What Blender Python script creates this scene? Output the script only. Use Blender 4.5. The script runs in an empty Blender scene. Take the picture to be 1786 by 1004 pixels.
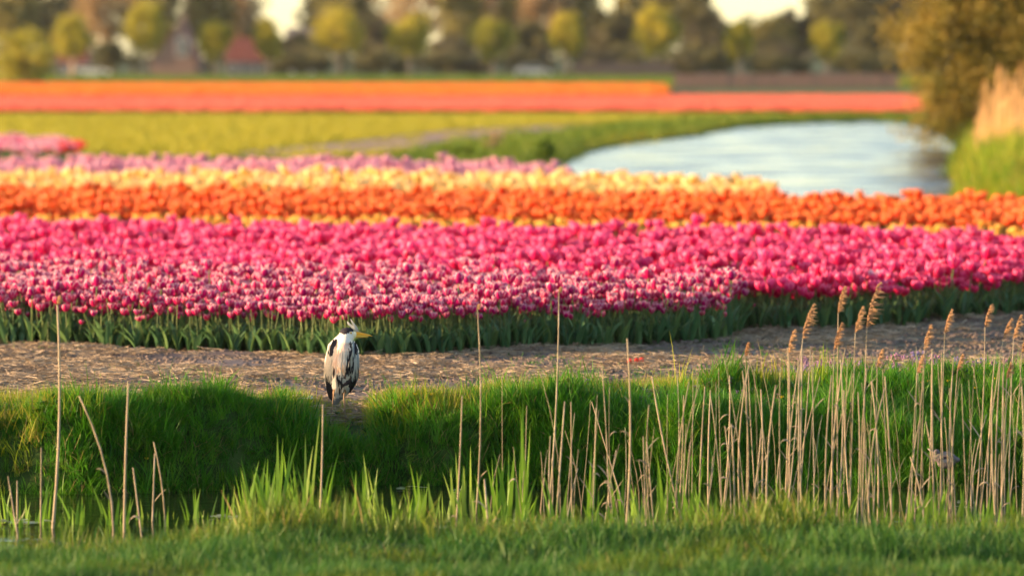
import bpy, bmesh, math, random
import numpy as np
from mathutils import Vector, Matrix
from mathutils.bvhtree import BVHTree

SC = bpy.context.scene
COL = SC.collection
rng = np.random.default_rng(7)
random.seed(7)

# ------------------------------------------------------------------ camera, sky, sun, exposure
H = 2.87            # eye height above the flower field
FPX = 9900.0        # focal length in photograph pixels
D0 = 46.3           # distance of the heron
PITCH = math.atan((502 - 90) / FPX)
cam = bpy.data.cameras.new('camera')
cam_o = bpy.data.objects.new('camera', cam)
COL.objects.link(cam_o)
cam_o.location = (0, 0, H)
cam_o.rotation_euler = (math.pi / 2 - PITCH, 0, 0)
cam.sensor_width = 36.0
cam.lens = FPX / 1786 * 36.0
cam.clip_start = 1.0
cam.clip_end = 6000
cam.dof.use_dof = True
cam.dof.focus_distance = D0
cam.dof.aperture_fstop = (cam.lens / 1000) / 0.108
cam.dof.aperture_blades = 0
SC.camera = cam_o

SUN_EL = math.radians(10.0)
SUN_DIR = Vector((-1.0, -0.06, 0.0)).normalized() * math.cos(SUN_EL) + Vector((0, 0, math.sin(SUN_EL)))
world = bpy.data.worlds.new("World")
SC.world = world
world.use_nodes = True
wn = world.node_tree
bg = wn.nodes['Background']
sky = wn.nodes.new('ShaderNodeTexSky')
sky.sky_type = 'NISHITA'
sky.sun_disc = False
sky.sun_elevation = SUN_EL
sky.sun_rotation = math.atan2(SUN_DIR.x, SUN_DIR.y)
sky.air_density = 0.75
sky.dust_density = 0.5
sky.ozone_density = 0.0
wn.links.new(sky.outputs[0], bg.inputs['Color'])
bg.inputs['Strength'].default_value = 0.13

sun = bpy.data.lights.new('sun', 'SUN')
sun_o = bpy.data.objects.new('sun', sun)
COL.objects.link(sun_o)
sun.energy = 4.8
sun.angle = math.radians(0.6)
sun.color = (1.0, 0.66, 0.36)
sun_o.rotation_euler = SUN_DIR.to_track_quat('Z', 'Y').to_euler()
sun_o.location = (-20, -5, 20)

SC.view_settings.view_transform = 'Standard'
SC.view_settings.look = 'None'
SC.view_settings.gamma = 1
SC.view_settings.use_curve_mapping = False
SC.view_settings.exposure = 1.62
SC.render.engine = 'CYCLES'
SC.cycles.max_bounces = 6
SC.cycles.diffuse_bounces = 3
SC.cycles.transmission_bounces = 4

# ------------------------------------------------------------------ helpers
_cp, _sp = math.cos(PITCH), math.sin(PITCH)
def ray(px, py):
    xc, yc = (px - 893) / FPX, (502 - py) / FPX
    return np.array([xc, _cp + yc * _sp, -_sp + yc * _cp])
def P(px, py, z=0.0):                       # world point where the sight line meets height z
    d = ray(px, py); t = (z - H) / d[2]
    return np.array([0, 0, H]) + d * t
def G(px, py, y):                           # world point on the sight line at depth y
    d = ray(px, py); return np.array([0, 0, H]) + d * (y / d[1])
def vpx(x, y, z=0.0):                       # vectorised photo column of a world point
    return 893 + FPX * x / (y * _cp - (z - H) * _sp)
def vpy(x, y, z=0.0):
    return 502 - FPX * (y * _sp + (z - H) * _cp) / (y * _cp - (z - H) * _sp)

def tag(o, label=None, cat=None, group=None, kind=None):
    if label: o['label'] = label
    if cat: o['category'] = cat
    if group: o['group'] = group
    if kind: o['kind'] = kind
    return o

def mesh_from(name, V, F, mats=(), fm=None, smooth=False, attrs=None):
    me = bpy.data.meshes.new(name)
    V = np.asarray(V, dtype=np.float32)
    if isinstance(F, np.ndarray) and F.ndim == 2:
        k = F.shape[1]; n = len(F)
        me.vertices.add(len(V)); me.vertices.foreach_set('co', V.ravel())
        me.loops.add(n * k); me.loops.foreach_set('vertex_index', F.astype(np.int32).ravel())
        me.polygons.add(n)
        me.polygons.foreach_set('loop_start', np.arange(n, dtype=np.int32) * k)
        me.polygons.foreach_set('loop_total', np.full(n, k, dtype=np.int32))
    else:
        me.from_pydata([tuple(map(float, v)) for v in V], [], [tuple(int(i) for i in f) for f in F])
        n = len(F)
    for m in mats: me.materials.append(m)
    if fm is not None: me.polygons.foreach_set('material_index', np.asarray(fm, dtype=np.int32))
    if smooth: me.polygons.foreach_set('use_smooth', np.ones(n, dtype=bool))
    if attrs:
        for k_, a in attrs.items():
            a = np.asarray(a, dtype=np.float32)
            if a.ndim == 1:
                at = me.attributes.new(k_, 'FLOAT', 'POINT'); at.data.foreach_set('value', a)
            else:
                if a.shape[1] == 3: a = np.concatenate([a, np.ones((len(a), 1), np.float32)], 1)
                at = me.attributes.new(k_, 'FLOAT_COLOR', 'POINT'); at.data.foreach_set('color', a.ravel())
    me.update(calc_edges=True)
    me.validate()
    return me

def link(name, me, parent=None, loc=None):
    o = bpy.data.objects.new(name, me)
    COL.objects.link(o)
    if parent is not None: o.parent = parent
    if loc is not None: o.location = loc
    return o

def empty(name, loc, rz=0.0):
    o = bpy.data.objects.new(name, None)
    o.empty_display_size = 0.1
    COL.objects.link(o)
    o.location = loc; o.rotation_euler = (0, 0, rz)
    return o

class MB:                                   # collects geometry with material slots and a scalar attribute
    def __init__(s): s.V = []; s.F = []; s.M = []; s.A = []; s.n = 0
    def add(s, V, F, m=0, a=None):
        V = np.asarray(V, float)
        s.V.append(V)
        for f in F: s.F.append(tuple(int(i) + s.n for i in f)); s.M.append(m)
        s.A.append(np.zeros(len(V)) if a is None else np.asarray(a, float))
        s.n += len(V)
    def mesh(s, name, mats, smooth=True):
        return mesh_from(name, np.concatenate(s.V), s.F, mats, s.M, smooth, {'edge': np.concatenate(s.A)})

def strip(pts, widths, side, a0=0.0, a1=1.0):
    """ribbon along pts, width vector direction side (per point)"""
    pts = np.asarray(pts, float); w = np.asarray(widths, float)[:, None] * 0.5
    side = np.asarray(side, float)
    if side.ndim == 1: side = np.tile(side, (len(pts), 1))
    V = np.empty((len(pts) * 2, 3)); V[0::2] = pts - side * w; V[1::2] = pts + side * w
    F = [(2 * i, 2 * i + 1, 2 * i + 3, 2 * i + 2) for i in range(len(pts) - 1)]
    t = np.linspace(a0, a1, len(pts)); A = np.repeat(t, 2)
    return V, F, A

def tube(pts, rad, n=6, cap=True):
    pts = np.asarray(pts, float); rad = np.broadcast_to(np.asarray(rad, float), (len(pts),))
    T = np.gradient(pts, axis=0); T /= np.linalg.norm(T, axis=1)[:, None] + 1e-9
    ref = np.array([0, 1.0, 0]) if abs(T[0][1]) < 0.8 else np.array([1.0, 0, 0])
    V = []
    for p, t, r in zip(pts, T, rad):
        a = np.cross(t, ref); a /= np.linalg.norm(a); b = np.cross(t, a)
        for k in range(n):
            th = 2 * math.pi * k / n
            V.append(p + r * (a * math.cos(th) + b * math.sin(th)))
    F = []
    for i in range(len(pts) - 1):
        for k in range(n):
            F.append((i * n + k, i * n + (k + 1) % n, (i + 1) * n + (k + 1) % n, (i + 1) * n + k))
    if cap:
        F.append(tuple(range(n))[::-1]); F.append(tuple((len(pts) - 1) * n + k for k in range(n)))
    return np.array(V), F

def ellipsoid(c, r, nu=12, nv=8):
    V = [np.array([c[0], c[1], c[2] - r[2]])]
    for j in range(1, nv):
        ph = -math.pi / 2 + math.pi * j / nv
        for i in range(nu):
            th = 2 * math.pi * i / nu
            V.append(np.array([c[0] + r[0] * math.cos(ph) * math.cos(th), c[1] + r[1] * math.cos(ph) * math.sin(th), c[2] + r[2] * math.sin(ph)]))
    V.append(np.array([c[0], c[1], c[2] + r[2]]))
    F = []
    for i in range(nu): F.append((0, 1 + (i + 1) % nu, 1 + i))
    for j in range(nv - 2):
        for i in range(nu):
            a = 1 + j * nu
            F.append((a + i, a + (i + 1) % nu, a + nu + (i + 1) % nu, a + nu + i))
    top = len(V) - 1; a = 1 + (nv - 2) * nu
    for i in range(nu): F.append((a + i, a + (i + 1) % nu, top))
    return np.array(V), F

def boxv(x0, x1, y0, y1, z0, z1):
    V = [(x, y, z) for z in (z0, z1) for y in (y0, y1) for x in (x0, x1)]
    F = [(0, 2, 3, 1), (4, 5, 7, 6), (0, 1, 5, 4), (2, 6, 7, 3), (0, 4, 6, 2), (1, 3, 7, 5)]
    return np.array(V, float), F

def in_poly(x, y, poly):
    x = np.asarray(x); y = np.asarray(y); ins = np.zeros(x.shape, bool); n = len(poly)
    for i in range(n):
        x0, y0 = poly[i][:2]; x1, y1 = poly[(i + 1) % n][:2]
        c = ((y0 > y) != (y1 > y)) & (x < (x1 - x0) * (y - y0) / (y1 - y0 + 1e-12) + x0)
        ins ^= c
    return ins
def poly_dist(x, y, poly):                  # unsigned distance to polygon outline
    d = np.full(np.shape(x), 1e9); n = len(poly)
    for i in range(n):
        ax, ay = poly[i][:2]; bx, by = poly[(i + 1) % n][:2]
        vx, vy = bx - ax, by - ay
        t = np.clip(((x - ax) * vx + (y - ay) * vy) / (vx * vx + vy * vy + 1e-12), 0, 1)
        d = np.minimum(d, np.hypot(x - ax - t * vx, y - ay - t * vy))
    return d
def sstep(a, b, x):
    t = np.clip((x - a) / (b - a), 0, 1); return t * t * (3 - 2 * t)
def vnoise(x, y, s, seed=0):                # smooth value noise, vectorised
    x = np.asarray(x, float) / s; y = np.asarray(y, float) / s
    xi = np.floor(x).astype(np.int64); yi = np.floor(y).astype(np.int64); fx = x - xi; fy = y - yi
    fx = fx * fx * (3 - 2 * fx); fy = fy * fy * (3 - 2 * fy)
    def h(a, b):
        v = (a * 374761393 + b * 668265263 + seed * 1274126177) & 0xffffffff
        v = ((v ^ (v >> 13)) * 1274126177) & 0xffffffff
        return ((v ^ (v >> 16)) & 0xffff) / 65535.0
    return (h(xi, yi) * (1 - fx) + h(xi + 1, yi) * fx) * (1 - fy) + (h(xi, yi + 1) * (1 - fx) + h(xi + 1, yi + 1) * fx) * fy * 1.0

# ------------------------------------------------------------------ materials
def new_mat(name):
    m = bpy.data.materials.new(name); m.use_nodes = True
    return m, m.node_tree.nodes, m.node_tree.links
def ramp(N, stops):
    r = N.new('ShaderNodeValToRGB')
    while len(r.color_ramp.elements) < len(stops): r.color_ramp.elements.new(0.5)
    for e, (p, c) in zip(r.color_ramp.elements, stops):
        e.position = p; e.color = (*c, 1)
    return r
def leafy(name, cols, trans=0.35, rough=0.5, spec=0.3, tip=None, tip_from=0.6, tcol=None, noise=None):
    """thin plant matter: colour picked per instance, optional other colour where attribute edge is high, light passing through"""
    m, N, L = new_mat(name)
    b = N['Principled BSDF']
    info = N.new('ShaderNodeObjectInfo')
    r = ramp(N, [(i / max(1, len(cols) - 1), c) for i, c in enumerate(cols)])
    L.new(info.outputs['Random'], r.inputs[0])
    out = r.outputs[0]
    if noise:
        tc = N.new('ShaderNodeTexCoord'); nz = N.new('ShaderNodeTexNoise'); nz.inputs['Scale'].default_value = noise
        L.new(tc.outputs['Object'], nz.inputs['Vector'])
        add = N.new('ShaderNodeMath'); add.operation = 'ADD'
        sub = N.new('ShaderNodeMath'); sub.operation = 'MULTIPLY_ADD'; sub.inputs[1].default_value = 1.2; sub.inputs[2].default_value = -0.6
        L.new(nz.outputs[0], sub.inputs[0]); L.new(info.outputs['Random'], add.inputs[0]); L.new(sub.outputs[0], add.inputs[1])
        L.new(add.outputs[0], r.inputs[0])
    if tip is not None:
        at = N.new('ShaderNodeAttribute'); at.attribute_name = 'edge'
        mr = N.new('ShaderNodeMapRange'); mr.inputs['From Min'].default_value = tip_from; mr.inputs['From Max'].default_value = 1.0
        L.new(at.outputs['Fac'], mr.inputs['Value'])
        mx = N.new('ShaderNodeMix'); mx.data_type = 'RGBA'
        L.new(mr.outputs[0], mx.inputs['Factor']); L.new(out, mx.inputs['A']); mx.inputs['B'].default_value = (*tip, 1)
        out = mx.outputs['Result']
    L.new(out, b.inputs['Base Color'])
    b.inputs['Roughness'].default_value = rough
    b.inputs['Specular IOR Level'].default_value = spec
    if trans > 0:
        t = N.new('ShaderNodeBsdfTranslucent'); mix = N.new('ShaderNodeMixShader'); mix.inputs[0].default_value = trans
        if tcol:
            mc = N.new('ShaderNodeMix'); mc.data_type = 'RGBA'; mc.blend_type = 'MULTIPLY'; mc.inputs['Factor'].default_value = 1
            L.new(out, mc.inputs['A']); mc.inputs['B'].default_value = (*tcol, 1); L.new(mc.outputs['Result'], t.inputs['Color'])
        else: L.new(out, t.inputs['Color'])
        L.new(b.outputs[0], mix.inputs[1]); L.new(t.outputs[0], mix.inputs[2])
        L.new(mix.outputs[0], N['Material Output'].inputs['Surface'])
    return m
def plain(name, col, rough=0.6, spec=0.3, noise=None, var=0.3, bump=0.0):
    m, N, L = new_mat(name); b = N['Principled BSDF']
    b.inputs['Roughness'].default_value = rough; b.inputs['Specular IOR Level'].default_value = spec
    if noise:
        tc = N.new('ShaderNodeTexCoord'); nz = N.new('ShaderNodeTexNoise'); nz.inputs['Scale'].default_value = noise; nz.inputs['Detail'].default_value = 5
        L.new(tc.outputs['Object'], nz.inputs['Vector'])
        c = np.array(col)
        r = ramp(N, [(0.25, tuple(c * (1 - var))), (0.75, tuple(np.minimum(c * (1 + var), 0.95)))])
        L.new(nz.outputs[0], r.inputs[0]); L.new(r.outputs[0], b.inputs['Base Color'])
        if bump:
            bp = N.new('ShaderNodeBump'); bp.inputs['Strength'].default_value = bump; bp.inputs['Distance'].default_value = 0.02
            L.new(nz.outputs[0], bp.inputs['Height']); L.new(bp.outputs[0], b.inputs['Normal'])
    else: b.inputs['Base Color'].default_value = (*col, 1)
    return m
def vcol(name, attr='col', rough=0.8, noise=3.0, var=0.25, bump=0.3, bdist=0.03):
    m, N, L = new_mat(name); b = N['Principled BSDF']
    at = N.new('ShaderNodeAttribute'); at.attribute_name = attr
    tc = N.new('ShaderNodeTexCoord'); nz = N.new('ShaderNodeTexNoise'); nz.inputs['Scale'].default_value = noise; nz.inputs['Detail'].default_value = 8
    L.new(tc.outputs['Object'], nz.inputs['Vector'])
    mr = N.new('ShaderNodeMapRange'); mr.inputs['From Min'].default_value = .3; mr.inputs['From Max'].default_value = .7
    mr.inputs['To Min'].default_value = 1 - var; mr.inputs['To Max'].default_value = 1 + var
    n2 = N.new('ShaderNodeTexNoise'); n2.inputs['Scale'].default_value = noise * .11; n2.inputs['Detail'].default_value = 4; L.new(tc.outputs['Object'], n2.inputs['Vector'])
    av = N.new('ShaderNodeMath'); av.operation = 'MULTIPLY_ADD'; av.inputs[1].default_value = .6; L.new(n2.outputs[0], av.inputs[0])
    hf = N.new('ShaderNodeMath'); hf.operation = 'MULTIPLY'; hf.inputs[1].default_value = .4; L.new(nz.outputs[0], hf.inputs[0]); L.new(hf.outputs[0], av.inputs[2])
    L.new(av.outputs[0], mr.inputs['Value'])
    mx = N.new('ShaderNodeVectorMath'); mx.operation = 'SCALE'
    L.new(at.outputs['Color'], mx.inputs[0]); L.new(mr.outputs[0], mx.inputs['Scale'])
    L.new(mx.outputs[0], b.inputs['Base Color'])
    b.inputs['Roughness'].default_value = rough; b.inputs['Specular IOR Level'].default_value = 0.15
    if bump:
        bp = N.new('ShaderNodeBump'); bp.inputs['Strength'].default_value = bump; bp.inputs['Distance'].default_value = bdist
        L.new(nz.outputs[0], bp.inputs['Height']); L.new(bp.outputs[0], b.inputs['Normal'])
    return m
def water(name, base, scale, strength, rough=0.05, stretch=(1, 1, 1), dist=0.05):
    m, N, L = new_mat(name); b = N['Principled BSDF']
    b.inputs['Base Color'].default_value = (*base, 1); b.inputs['Roughness'].default_value = rough; b.inputs['IOR'].default_value = 1.33
    tc = N.new('ShaderNodeTexCoord'); mp = N.new('ShaderNodeMapping'); mp.inputs['Scale'].default_value = stretch
    L.new(tc.outputs['Object'], mp.inputs[0])
    nz = N.new('ShaderNodeTexNoise'); nz.inputs['Scale'].default_value = scale; nz.inputs['Detail'].default_value = 4
    L.new(mp.outputs[0], nz.inputs['Vector'])
    nz2 = N.new('ShaderNodeTexNoise'); nz2.inputs['Scale'].default_value = scale * 0.3; nz2.inputs['Detail'].default_value = 2
    L.new(mp.outputs[0], nz2.inputs['Vector'])
    mr = N.new('ShaderNodeMapRange'); mr.inputs['From Min'].default_value = .4; mr.inputs['From Max'].default_value = .65
    mr.inputs['To Min'].default_value = 0.25; mr.inputs['To Max'].default_value = 1
    L.new(nz2.outputs[0], mr.inputs['Value'])
    ml = N.new('ShaderNodeMath'); ml.operation = 'MULTIPLY'; L.new(nz.outputs[0], ml.inputs[0]); L.new(mr.outputs[0], ml.inputs[1])
    if rough > .09:                              # wind patches: rougher water mirrors higher, bluer sky
        r3 = N.new('ShaderNodeMapRange'); r3.inputs['From Min'].default_value = .38; r3.inputs['From Max'].default_value = .6; r3.inputs['To Min'].default_value = rough * 1.0; r3.inputs['To Max'].default_value = rough * 2.2
        L.new(nz2.outputs[0], r3.inputs['Value']); L.new(r3.outputs[0], b.inputs['Roughness'])
    bp = N.new('ShaderNodeBump'); bp.inputs['Strength'].default_value = strength; bp.inputs['Distance'].default_value = dist
    L.new(ml.outputs[0], bp.inputs['Height']); L.new(bp.outputs[0], b.inputs['Normal'])
    return m

M = {}
M['ground'] = vcol('ground', noise=9.0, var=0.5, bump=0.5, bdist=0.04)
M['ditch'] = water('ditch_water', (0.012, 0.014, 0.008), 9, 0.15, 0.04)
M['canal'] = water('canal_water', (0.02, 0.035, 0.05), 0.8, 1.0, 0.10, (1.6, .8, 1), 0.22)
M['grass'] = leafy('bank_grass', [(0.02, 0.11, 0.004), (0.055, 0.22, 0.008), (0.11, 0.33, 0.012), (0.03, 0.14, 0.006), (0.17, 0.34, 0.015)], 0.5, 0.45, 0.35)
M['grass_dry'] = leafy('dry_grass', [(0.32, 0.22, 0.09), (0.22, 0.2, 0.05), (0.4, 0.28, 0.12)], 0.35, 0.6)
M['grass_top'] = leafy('sun_tinted_grass', [(0.15, 0.28, 0.012), (0.25, 0.34, 0.015), (0.35, 0.36, 0.025), (0.44, 0.33, 0.07)], 0.5, 0.5)  # yellower greens put the low sun's warmth into the brow grass colour
M['lawn'] = leafy('lawn_grass', [(0.03, 0.11, 0.012), (0.05, 0.15, 0.016), (0.07, 0.17, 0.022), (0.11, 0.18, 0.03)], 0.35, 0.5)
M['crop'] = leafy('crop_leaves', [(0.34, 0.31, 0.025), (0.43, 0.36, 0.03), (0.29, 0.3, 0.025)], 0.4, 0.6)
M['verge'] = leafy('verge_grass', [(0.07, 0.13, 0.008), (0.11, 0.18, 0.01), (0.18, 0.22, 0.018)], 0.35, 0.6)
M['broad'] = leafy('broad_leaf', [(0.04, 0.12, 0.012), (0.08, 0.17, 0.02), (0.14, 0.2, 0.04)], 0.35, 0.4)
M['tleaf'] = leafy('tulip_leaf', [(0.06, 0.145, 0.06), (0.09, 0.19, 0.07), (0.13, 0.21, 0.06)], 0.3, 0.45, 0.35)
M['tstem'] = leafy('tulip_stem', [(0.08, 0.14, 0.035), (0.13, 0.17, 0.04)], 0.1, 0.5)
M['pink'] = leafy('pink_petal', [(0.74, 0.008, 0.10), (0.84, 0.025, 0.18), (0.55, 0.004, 0.06), (0.86, 0.05, 0.24)], 0.3, 0.42, 0.3, tip=(0.9, 0.15, 0.32), tip_from=0.6)
M['purple'] = leafy('purple_petal', [(0.6, 0.006, 0.13), (0.42, 0.006, 0.14), (0.74, 0.015, 0.12)], 0.28, 0.4, 0.3, tip=(0.94, 0.66, 0.68), tip_from=0.74)
M['orange'] = leafy('orange_petal', [(0.75, 0.03, 0.006), (0.84, 0.08, 0.012), (0.62, 0.012, 0.006)], 0.3, 0.4, 0.4, tip=(0.9, 0.30, 0.04), tip_from=0.55)
M['yellow'] = leafy('yellow_petal', [(0.85, 0.40, 0.015), (0.88, 0.52, 0.08), (0.92, 0.68, 0.34)], 0.3, 0.4, 0.4, tip=(0.88, 0.66, 0.3), tip_from=0.5)
M['amber'] = leafy('amber_petal', [(0.9, 0.42, 0.05), (0.92, 0.55, 0.1)], 0.35, 0.4, 0.4)
M['pale'] = leafy('mauve_petal', [(0.62, 0.13, 0.24), (0.40, 0.12, 0.28), (0.75, 0.26, 0.34), (0.45, 0.17, 0.34)], 0.3, 0.4, 0.4, tip=(0.8, 0.42, 0.48), tip_from=0.5)
M['red'] = leafy('red_petal', [(0.8, 0.05, 0.03), (0.7, 0.03, 0.05)], 0.35, 0.4, 0.4)
M['coral'] = leafy('coral_petal', [(0.82, 0.16, 0.10), (0.85, 0.25, 0.16), (0.8, 0.10, 0.08)], 0.4, 0.5, noise=0.6)
M['tang'] = leafy('tangerine_petal', [(0.85, 0.22, 0.02), (0.88, 0.3, 0.03)], 0.4, 0.5, noise=0.6)
M['reed'] = leafy('dry_reed_stem', [(0.31, 0.24, 0.145), (0.40, 0.315, 0.2), (0.2, 0.16, 0.09), (0.42, 0.35, 0.24)], 0.1, 0.6, noise=8)
M['gold'] = leafy('golden_reed', [(0.8, 0.5, 0.2), (0.85, 0.58, 0.27), (0.7, 0.4, 0.15)], 0.4, 0.6)
M['plume'] = leafy('reed_plume', [(0.42, 0.25, 0.13), (0.52, 0.33, 0.18), (0.36, 0.2, 0.10)], 0.4, 0.7)
M['greenreed'] = leafy('green_reed_blade', [(0.13, 0.27, 0.018), (0.2, 0.36, 0.03), (0.16, 0.31, 0.02), (0.27, 0.38, 0.06)], 0.5, 0.45)
M['straw'] = leafy('straw', [(0.28, 0.2, 0.125), (0.4, 0.3, 0.2), (0.2, 0.15, 0.10), (0.5, 0.39, 0.27)], 0.15, 0.7)
M['nettle'] = leafy('nettle_leaf', [(0.14, 0.06, 0.05), (0.2, 0.07, 0.05), (0.08, 0.1, 0.03)], 0.3, 0.6)
M['lilac'] = leafy('lilac_flower', [(0.22, 0.16, 0.42), (0.36, 0.18, 0.36), (0.5, 0.25, 0.34), (0.2, 0.18, 0.45)], 0.3, 0.6)
M['butter'] = leafy('buttercup_petal', [(0.95, 0.6, 0.02), (0.95, 0.7, 0.04)], 0.3, 0.3, 0.5)
M['foliage'] = leafy('tree_leaf', [(0.38, 0.34, 0.03), (0.48, 0.4, 0.035), (0.31, 0.3, 0.03)], 0.35, 0.6, noise=0.8)
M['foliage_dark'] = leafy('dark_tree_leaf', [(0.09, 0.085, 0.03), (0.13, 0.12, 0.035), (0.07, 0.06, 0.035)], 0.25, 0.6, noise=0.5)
M['foliage_brown'] = leafy('brown_bud_leaf', [(0.3, 0.19, 0.09), (0.36, 0.25, 0.11), (0.25, 0.19, 0.07)], 0.3, 0.6, noise=0.5)
M['willow'] = leafy('willow_leaf', [(0.22, 0.17, 0.025), (0.32, 0.22, 0.03), (0.16, 0.15, 0.025)], 0.35, 0.6, noise=1.5)
M['bark'] = plain('bark', (0.16, 0.11, 0.07), 0.9, 0.1, 6, 0.4, 0.4)
M['palebark'] = plain('pale_bark', (0.34, 0.24, 0.16), 0.9, 0.1, 3, 0.3)
M['brickwall'] = plain('brick_wall', (0.36, 0.22, 0.17), 0.85, 0.1, 4, 0.25)
M['rooftile'] = plain('roof_tile', (0.18, 0.055, 0.04), 0.7, 0.2, 3, 0.25)
M['greyroof'] = plain('grey_roof', (0.2, 0.17, 0.16), 0.7, 0.2, 3, 0.2)
M['white'] = plain('white_paint', (0.75, 0.73, 0.68), 0.5)
M['glass'] = plain('window_glass', (0.05, 0.07, 0.08), 0.08, 0.6)
M['pad'] = leafy('floating_leaf', [(0.28, 0.32, 0.12), (0.4, 0.42, 0.24)], 0.1, 0.35, 0.5)
M['rubber'] = plain('tyre', (0.02, 0.02, 0.02), 0.8)
M['carpaint'] = plain('silver_paint', (0.5, 0.5, 0.5), 0.3, 0.6)
M['fence'] = plain('weathered_wood', (0.2, 0.13, 0.1), 0.85, 0.1, 3, 0.3)

# ------------------------------------------------------------------ terrain
WL, CL = -0.55, -0.10                        # ditch and canal water levels
PX = np.array([-900, 0, 150, 300, 450, 600, 700, 900, 1200, 1500, 1786, 2700], float)
TOP = np.array([735, 735, 732, 727, 719, 712, 720, 717, 703, 685, 678, 667], float)      # brow of the far bank, photo rows
GRS = np.array([714, 714, 712, 722, 712, 697, 702, 695, 678, 664, 658, 650], float)      # where grass gives way to straw
WAT = np.array([862, 862, 862, 858, 852, 848, 846, 848, 850, 850, 848, 848], float)      # water line under the far bank
def gy(py, z): return FPX * (H - z) / (py - 90.0)   # depth for a photo row (small-angle)
def line_fn(rows, z):
    ys = gy(rows, z); xs = (PX - 893) / FPX * ys
    return lambda x: np.interp(x, xs, ys)
y_top = line_fn(TOP, 0.0); y_grs = line_fn(GRS, 0.0); y_wat = line_fn(WAT, WL)
y_near = lambda x: 39.5 - 0.9 * sstep(-1.6, -3.2, x) + 0.12 * np.sin(np.asarray(x) * 1.7) + 0.1 * np.sin(np.asarray(x) * 4.1)
CANAL = [P(a, b, CL)[:2] for a, b in [(955, 300), (1000, 278), (1040, 262), (1110, 250), (1200, 240), (1290, 223), (1400, 216), (1530, 213), (1610, 218), (1650, 232), (1672, 262), (1655, 300), (1655, 335), (1670, 358), (1500, 356), (1300, 352), (1120, 350), (1000, 322)]]

def hgt(x, y):
    x = np.asarray(x, float); y = np.asarray(y, float)
    bump = (vnoise(x, y, 0.9, 3) - .5) * 0.10 + (vnoise(x, y, 0.35, 4) - .5) * 0.05
    wob = (vnoise(x, x * 0, 1.3, 14) - .5) * 1.5 + (vnoise(x, x * 0, .5, 15) - .5) * .8
    yt, yw, yn = y_top(x) + wob, y_wat(x) + .25 * wob, y_near(x)
    yt = np.maximum(yt, yw + .6)
    bump = bump + (vnoise(x, y, .45, 16) ** 2) * .22 * sstep(-.1, .3, y - yw) * (1 - sstep(-.2, .4, y - yt))
    z = np.zeros_like(x)
    # far bank between water line and brow
    t = (y - yw) / (yt - yw)
    tt = np.clip(t, 0, 1)
    prof = WL - 0.03 + (0.03 - WL) * (0.72 * (1 - (1 - np.clip(t / 0.42, 0, 1)) ** 2) + 0.28 * tt)
    z = np.where(t < 1, prof, 0.0)
    xh = (597 - 893) / FPX * D0                 # the hollow where the heron stands
    hm = np.exp(-((x - xh) / .30) ** 4)
    zh = -.165 + np.where(y > D0, (y - D0) * .12, (y - D0) * .18)
    z = np.where((t > 0), z * (1 - hm) + np.minimum(z, zh) * hm, z)
    bump = bump * (1 - .9 * hm * (y > 45.2))
    z = np.where(t < 0, np.maximum(WL - 0.03 + t * (yt - yw) * 0.8, WL - 0.45), z)
    # near bank
    s = yn - y
    nb = WL - 0.05 + 0.20 * sstep(-0.3, 2.2, s) + 0.0
    nb = nb + np.where(y < 36, (36 - y) * 0.022, 0) + np.where(y < 27, (27 - y) ** 2 * 0.0009, 0)
    z = np.where(s > -0.3, nb, z)
    z = z + bump * sstep(-0.2, 0.25, np.where(s > 0, s, y - yw)) * np.where(y < y_grs(x) + 0.5, 1, 0.55) * (y < 140)
    # canal cut
    far = y > 90
    if np.any(far):
        d = np.zeros_like(x); xf, yf = x[far], y[far]
        ins = in_poly(xf, yf, CANAL); dd = poly_dist(xf, yf, CANAL)
        sd = np.where(ins, dd, -dd)
        zc = -0.5 * sstep(-0.8, 1.0, sd)
        z[far] = z[far] + zc
        # raised bank on the right shore
        bp = vpx(xf, yf)
        z[far] += 0.45 * sstep(1660, 1760, bp) * sstep(104, 112, yf) * (1 - sstep(150, 190, yf)) * (sd < 0)
    return z

ys = np.concatenate([np.arange(-60, 28, 4.0), np.arange(28, 37, .35), np.arange(37, 54, 0.10), np.arange(54, 100, 0.8), np.arange(100, 270, 1.0), np.arange(270, 700, 12), np.geomspace(700, 2500, 20)])
us = np.concatenate([np.linspace(-1, -0.2, 30)[:-1], np.linspace(-0.2, 0.2, 240), np.linspace(0.2, 1, 30)[1:]])
Y, U = np.meshgrid(ys, us, indexing='ij')
X = U * np.maximum(36, np.abs(Y) * 0.9 * np.where(Y > 0, 1, 1))
Z = hgt(X.ravel(), Y.ravel()).reshape(X.shape)
FIELD = [P(a, b)[:2] for a, b in [(-900, 199), (1250, 199), (1560, 199), (1560, 205), (1300, 214), (1180, 236), (1000, 258), (860, 276), (700, 274), (-900, 277)]]
SOIL = [P(a, b)[:2] for a, b in [(400, 274), (700, 266), (900, 248), (1100, 228), (1290, 214), (1290, 206), (1050, 216), (800, 226), (600, 248), (400, 266)]]
def zone(x, y):
    c = np.tile(np.array([0.17, 0.13, 0.11]), (len(x), 1))        # dry soil
    def put(mask, col): c[mask] = col
    yg = y_grs(x) + (vnoise(x, y, 0.5, 9) - .5) * 0.8
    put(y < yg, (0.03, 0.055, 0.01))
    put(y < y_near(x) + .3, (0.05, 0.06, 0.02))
    put(y > 129, (0.09, 0.11, 0.02))
    f = in_poly(x, y, FIELD); put(f, (0.3, 0.27, 0.03))
    s = in_poly(x, y, SOIL); put(s, (0.34, 0.22, 0.18))
    put(y > 436, (0.06, 0.08, 0.02))
    d = in_poly(x, y, CANAL) | (poly_dist(x, y, CANAL) < 1.5); put(d & (y > 90), (0.05, 0.06, 0.02))
    beds = (y > 54) & (y < 129) & ~(d); put(beds, (0.12, 0.10, 0.06))
    return c
nr, nc = X.shape
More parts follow.
